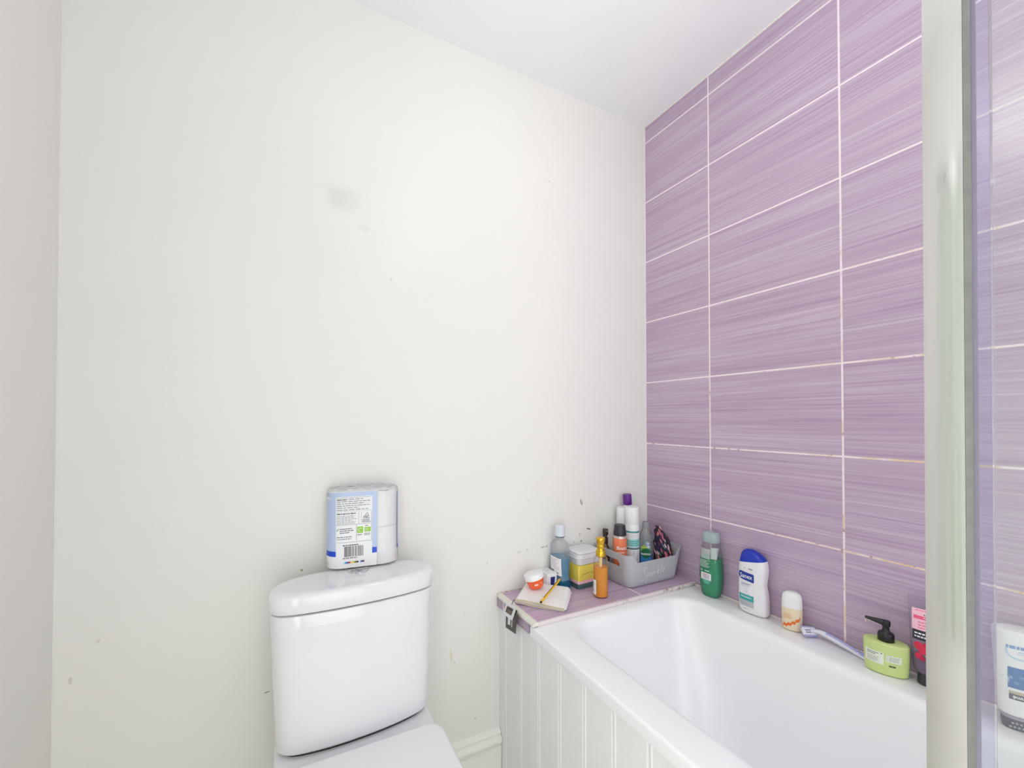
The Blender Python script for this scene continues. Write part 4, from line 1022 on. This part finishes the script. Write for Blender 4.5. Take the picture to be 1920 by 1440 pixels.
# light green pump bottle
gpb = thing('green_pump_bottle', 'short oval lime green pump bottle with black pump head', 'bottle', (-.0500, -.8110, BR), math.radians(-70))
bod = Body([(0, -.033, .033, .017, 2.2), (.002, -.0375, .0375, .0215, 2.2), (.008, -.0395, .0395, .0235, 2.2), (.040, -.0415, .0415, .0250, 2.2), (.066, -.0420, .0420, .0255, 2.2), (.0715, -.0410, .0410, .0248, 2.2), (.0735, -.0385, .0385, .0230, 2.2), (.0745, -.030, .030, .0175, 2.2), (.0748, -.010, .010, .006, 2.1)])
obj('bottle', bod.mb(), pm('lime_green_plastic', (202, 220, 142), .38), gpb)
m = MB(); m.lathe([(.0150, .0735), (.0158, .0745), (.0155, .0900), (.0138, .0935), (.0092, .0955), (.0070, .0985), (.0062, .106), (.0074, .1085), (.0085, .1095), (.0090, .1180), (.0080, .1205), (.001, .1215)], 36)
loops = []
for f in range(9):
    s = f/8; x = -.003-.035*s; w = .0080*(1-s)+.0030*s; h = .0072*(1-s)+.0026*s; zc = .1150+.0045*s-.001*s*s
    loops.append([(x, w*math.cos(2*PI*i/16), zc+h*math.sin(2*PI*i/16)) for i in range(16)])
m.loft(loops); obj('pump_head', m, black_p, gpb, angle=45)
m = MB(); m.lathe([(.0004, .105), (.0015, .107), (.0009, .1115), (.0004, .1175)], 12, cx=-.0370); obj('drip', m, pm('lotion_drip', (226, 206, 186), .4), gpb)
A = Art(); lab = pm('label_pale_lime', (232, 238, 222), .5); dk = pm('print_dark_olive', (84, 92, 76), .5)
A.rect(-.0370, -.0040, .0245, .0525, lab, 0, .003, -.02); A.rect(.0000, .0270, .0340, .0500, lab, 0, .003, .02)
A.lines(-.034, -.012, .0505, .043, 2, dk, 1, .45, 121); A.lines(-.034, -.008, .0400, .0275, 5, ink_g, 1, .35, 122); A.lines(.0055, .0255, .0480, .0365, 5, dk, 1, .3, 123); A.lines(.0015, .0035, .048, .036, 4, ink_g, 1, .4, 124)
A.disc(-.0080, .0500, .0016, .0014, dk, 1); A.lines(.0050, .0230, .0275, .0235, 1, pm('print_near_black', (50, 56, 40), .5), 0, .85, 125)
A.build('label', gpb, bod.fn(), .0004)

# upside-down raspberry tube beside the screen post
rt = thing('raspberry_scrub_tube', 'clear raspberry tube standing on its dark cap behind the screen post', 'tube', (-.0265, -.8762, BR), math.radians(-76))
bod = Body([(.024, -.0150, .0150, .0150, 2.0), (.030, -.0215, .0215, .0195, 2.1), (.050, -.0250, .0250, .0205, 2.1), (.080, -.0270, .0270, .0185, 2.2), (.120, -.0285, .0285, .0140, 2.3), (.160, -.0295, .0295, .0075, 2.6), (.186, -.0305, .0305, .0016, 4.0), (.1935, -.0305, .0305, .0012, 4.0)])
obj('tube_body', bod.mb(), clear_mat('clear_tube_plastic', (240, 234, 242), .16, (212, 202, 216)), rt)
obj('scrub_gel', bod.mb(.026, .062, .0015), liquid_mat('plum_gel', (120, 70, 130), (150, 100, 160), .6), rt)
m = MB(); m.lathe([(.0155, 0), (.0165, .0012), (.0158, .0235), (.0145, .0255)], 36); obj('cap', m, pm('cap_charcoal', (50, 54, 60), .35), rt)
A = Art(); pk1 = pm('label_light_pink', (246, 196, 212), .45); pk2 = pm('label_hot_pink', (236, 92, 130), .45); blk = pm('label_black', (44, 40, 50), .45); rsp = pm('raspberry_red', (214, 40, 74), .4)
A.rect(-.0235, .0240, .122, .168, pk1, 0, .003); A.rect(-.0205, .0240, .1455, .1530, pk2, 1, .003); A.lines(-.018, .022, .166, .1625, 1, pk2, 1, .5, 131); A.lines(-.004, .020, .158, .1545, 1, blk, 1, .6, 132)
A.lines(-.013, .024, .142, .124, 3, pm('label_rose_text', (232, 128, 150), .45), 1, .5, 133); A.lines(-.004, .022, .1515, .148, 1, paper, 2, .5, 134)
A.rect(-.0225, .0240, .1005, .121, blk, 0, .003); A.lines(-.019, .023, .118, .104, 2, paper, 1, .45, 135)
for i, (u, w, r) in enumerate(((-.012, .088, .0085), (.002, .090, .0080), (-.004, .080, .0090), (.008, .082, .0070), (-.012, .066, .0068), (-.006, .062, .0050))):
    A.disc(u, w, r, r, rsp if i % 2 == 0 else pm('raspberry_dark', (186, 26, 60), .4), 1+i % 3)
for a in range(6): A.poly([(.004, .070), (.004+.008*math.cos(a+.2), .070+.007*math.sin(a+.2)), (.004+.004*math.cos(a+.6), .070+.004*math.sin(a+.6))], pm('leaf_yellow_green', (206, 206, 92), .45), 4)
A.build('label', rt, bod.fn(), .0005)

# upside-down white conditioner bottle seen through the glass
cb = thing('white_conditioner_bottle', 'upside-down white bottle with blue label behind the shower glass', 'bottle', (-.0490, -1.0190, BR), math.radians(-62))
bod = Body([(.027, -.0260, .0260, .0165, 2.4), (.032, -.0290, .0290, .0195, 2.5), (.060, -.0315, .0315, .0215, 2.6), (.110, -.0335, .0335, .0230, 2.6), (.160, -.0352, .0352, .0240, 2.6), (.184, -.0360, .0360, .0243, 2.6), (.1895, -.0345, .0345, .0230, 2.6), (.1915, -.030, .030, .0190, 2.5)])
obj('bottle', bod.mb(), pm('conditioner_white', (236, 236, 236), .3), cb)
cp = Body([(0, -.0225, .0225, .0130, 2.3), (.002, -.0245, .0245, .0150, 2.4), (.020, -.0258, .0258, .0162, 2.4)]); obj('cap', cp.mb(), pm('cap_dark_grey', (74, 76, 88), .4), cb)
cp = Body([(.0202, -.0258, .0258, .0162, 2.4), (.0268, -.0268, .0268, .0170, 2.4)]); obj('collar', cp.mb(), pm('collar_lilac_grey', (160, 154, 172), .35), cb)
A = Art(); nbl = pm('label_sea_blue', (62, 114, 172), .4); lb = pm('print_light_blue', (120, 156, 206), .5)
A.rect(-.0210, .0300, .0830, .1230, nbl, 0, .003); A.rect(-.0195, .0300, .0610, .0720, pm('label_slate', (84, 88, 100), .4), 0, .003); A.rect(-.0195, .0300, .0720, .0775, pm('label_taupe', (190, 178, 156), .4), 0, .003)
A.text('TRESemmé', .0060, .0660, .0090, paper, 1, flip=True, bold=.0002)
A.lines(-.023, .028, .1655, .1580, 1, lb, 0, .8, 141)
A.ribbon(catmull([(-.0225, .158), (-.022, .149), (-.016, .1425), (-.006, .140), (.008, .140), (.020, .143)], 5), .0030, pm('print_ice_blue', (190, 208, 232), .5), 0); A.rect(-.008, .026, .1535, .1543, lb, 0); A.rect(-.010, .024, .1500, .1506, lb, 0)
for i, (u, w) in enumerate(((-.010, .094), (.004, .099), (.014, .092), (-.003, .106))): A.disc(u, w, .004, .003, pm('label_mid_blue', (96, 144, 192), .4), 1, 10)
A.build('label', cb, bod.fn(), .0005)
m = MB()
for r in range(2):
    for i in range(7): m.lathe([(.0022, -.0005), (.0020, .0004), (.0005, .0008)], 10, cx=-.017+.0057*i+.0028*r, cy=.007*r-.0035)
o = obj('cap_studs', m, pm('stud_pale', (150, 154, 168), .4), cb)
o.rotation_euler = (PI/2, 0, 0); o.location = (0, -.0158, .010)

# ------------------------------------------------------------------ camera and picture settings
cd = bpy.data.cameras.new('camera'); cam = bpy.data.objects.new('camera', cd); COL.objects.link(cam)
yaw, pitch = .4839, .0139
f = Vector((math.sin(yaw)*math.cos(pitch), math.cos(yaw)*math.cos(pitch), math.sin(pitch)))
r = Vector((math.cos(yaw), -math.sin(yaw), 0)); u = r.cross(f)
cam.matrix_world = Matrix(((r.x, u.x, -f.x, -1.3085), (r.y, u.y, -f.y, -1.2955), (r.z, u.z, -f.z, 1.1796), (0, 0, 0, 1)))
cd.sensor_fit = 'HORIZONTAL'; cd.sensor_width = 36.0; cd.lens = 36.0*794.675/1920; cd.shift_y = 55.088/1920; cd.clip_start = .02
scn.camera = cam
wd = bpy.data.worlds.new('world'); scn.world = wd; wd.use_nodes = True
wd.node_tree.nodes['Background'].inputs[0].default_value = (.9, .95, 1, 1); wd.node_tree.nodes['Background'].inputs[1].default_value = .5
vs_ = scn.view_settings; vs_.view_transform = 'Standard'; vs_.look = 'None'; vs_.gamma = 1.0; vs_.use_curve_mapping = False; vs_.exposure = 0.15
scn.cycles.max_bounces = 9; scn.cycles.diffuse_bounces = 7; scn.cycles.glossy_bounces = 4; scn.cycles.transparent_max_bounces = 18; scn.cycles.transmission_bounces = 4
scn.cycles.use_adaptive_sampling = True; scn.cycles.adaptive_threshold = 0.04
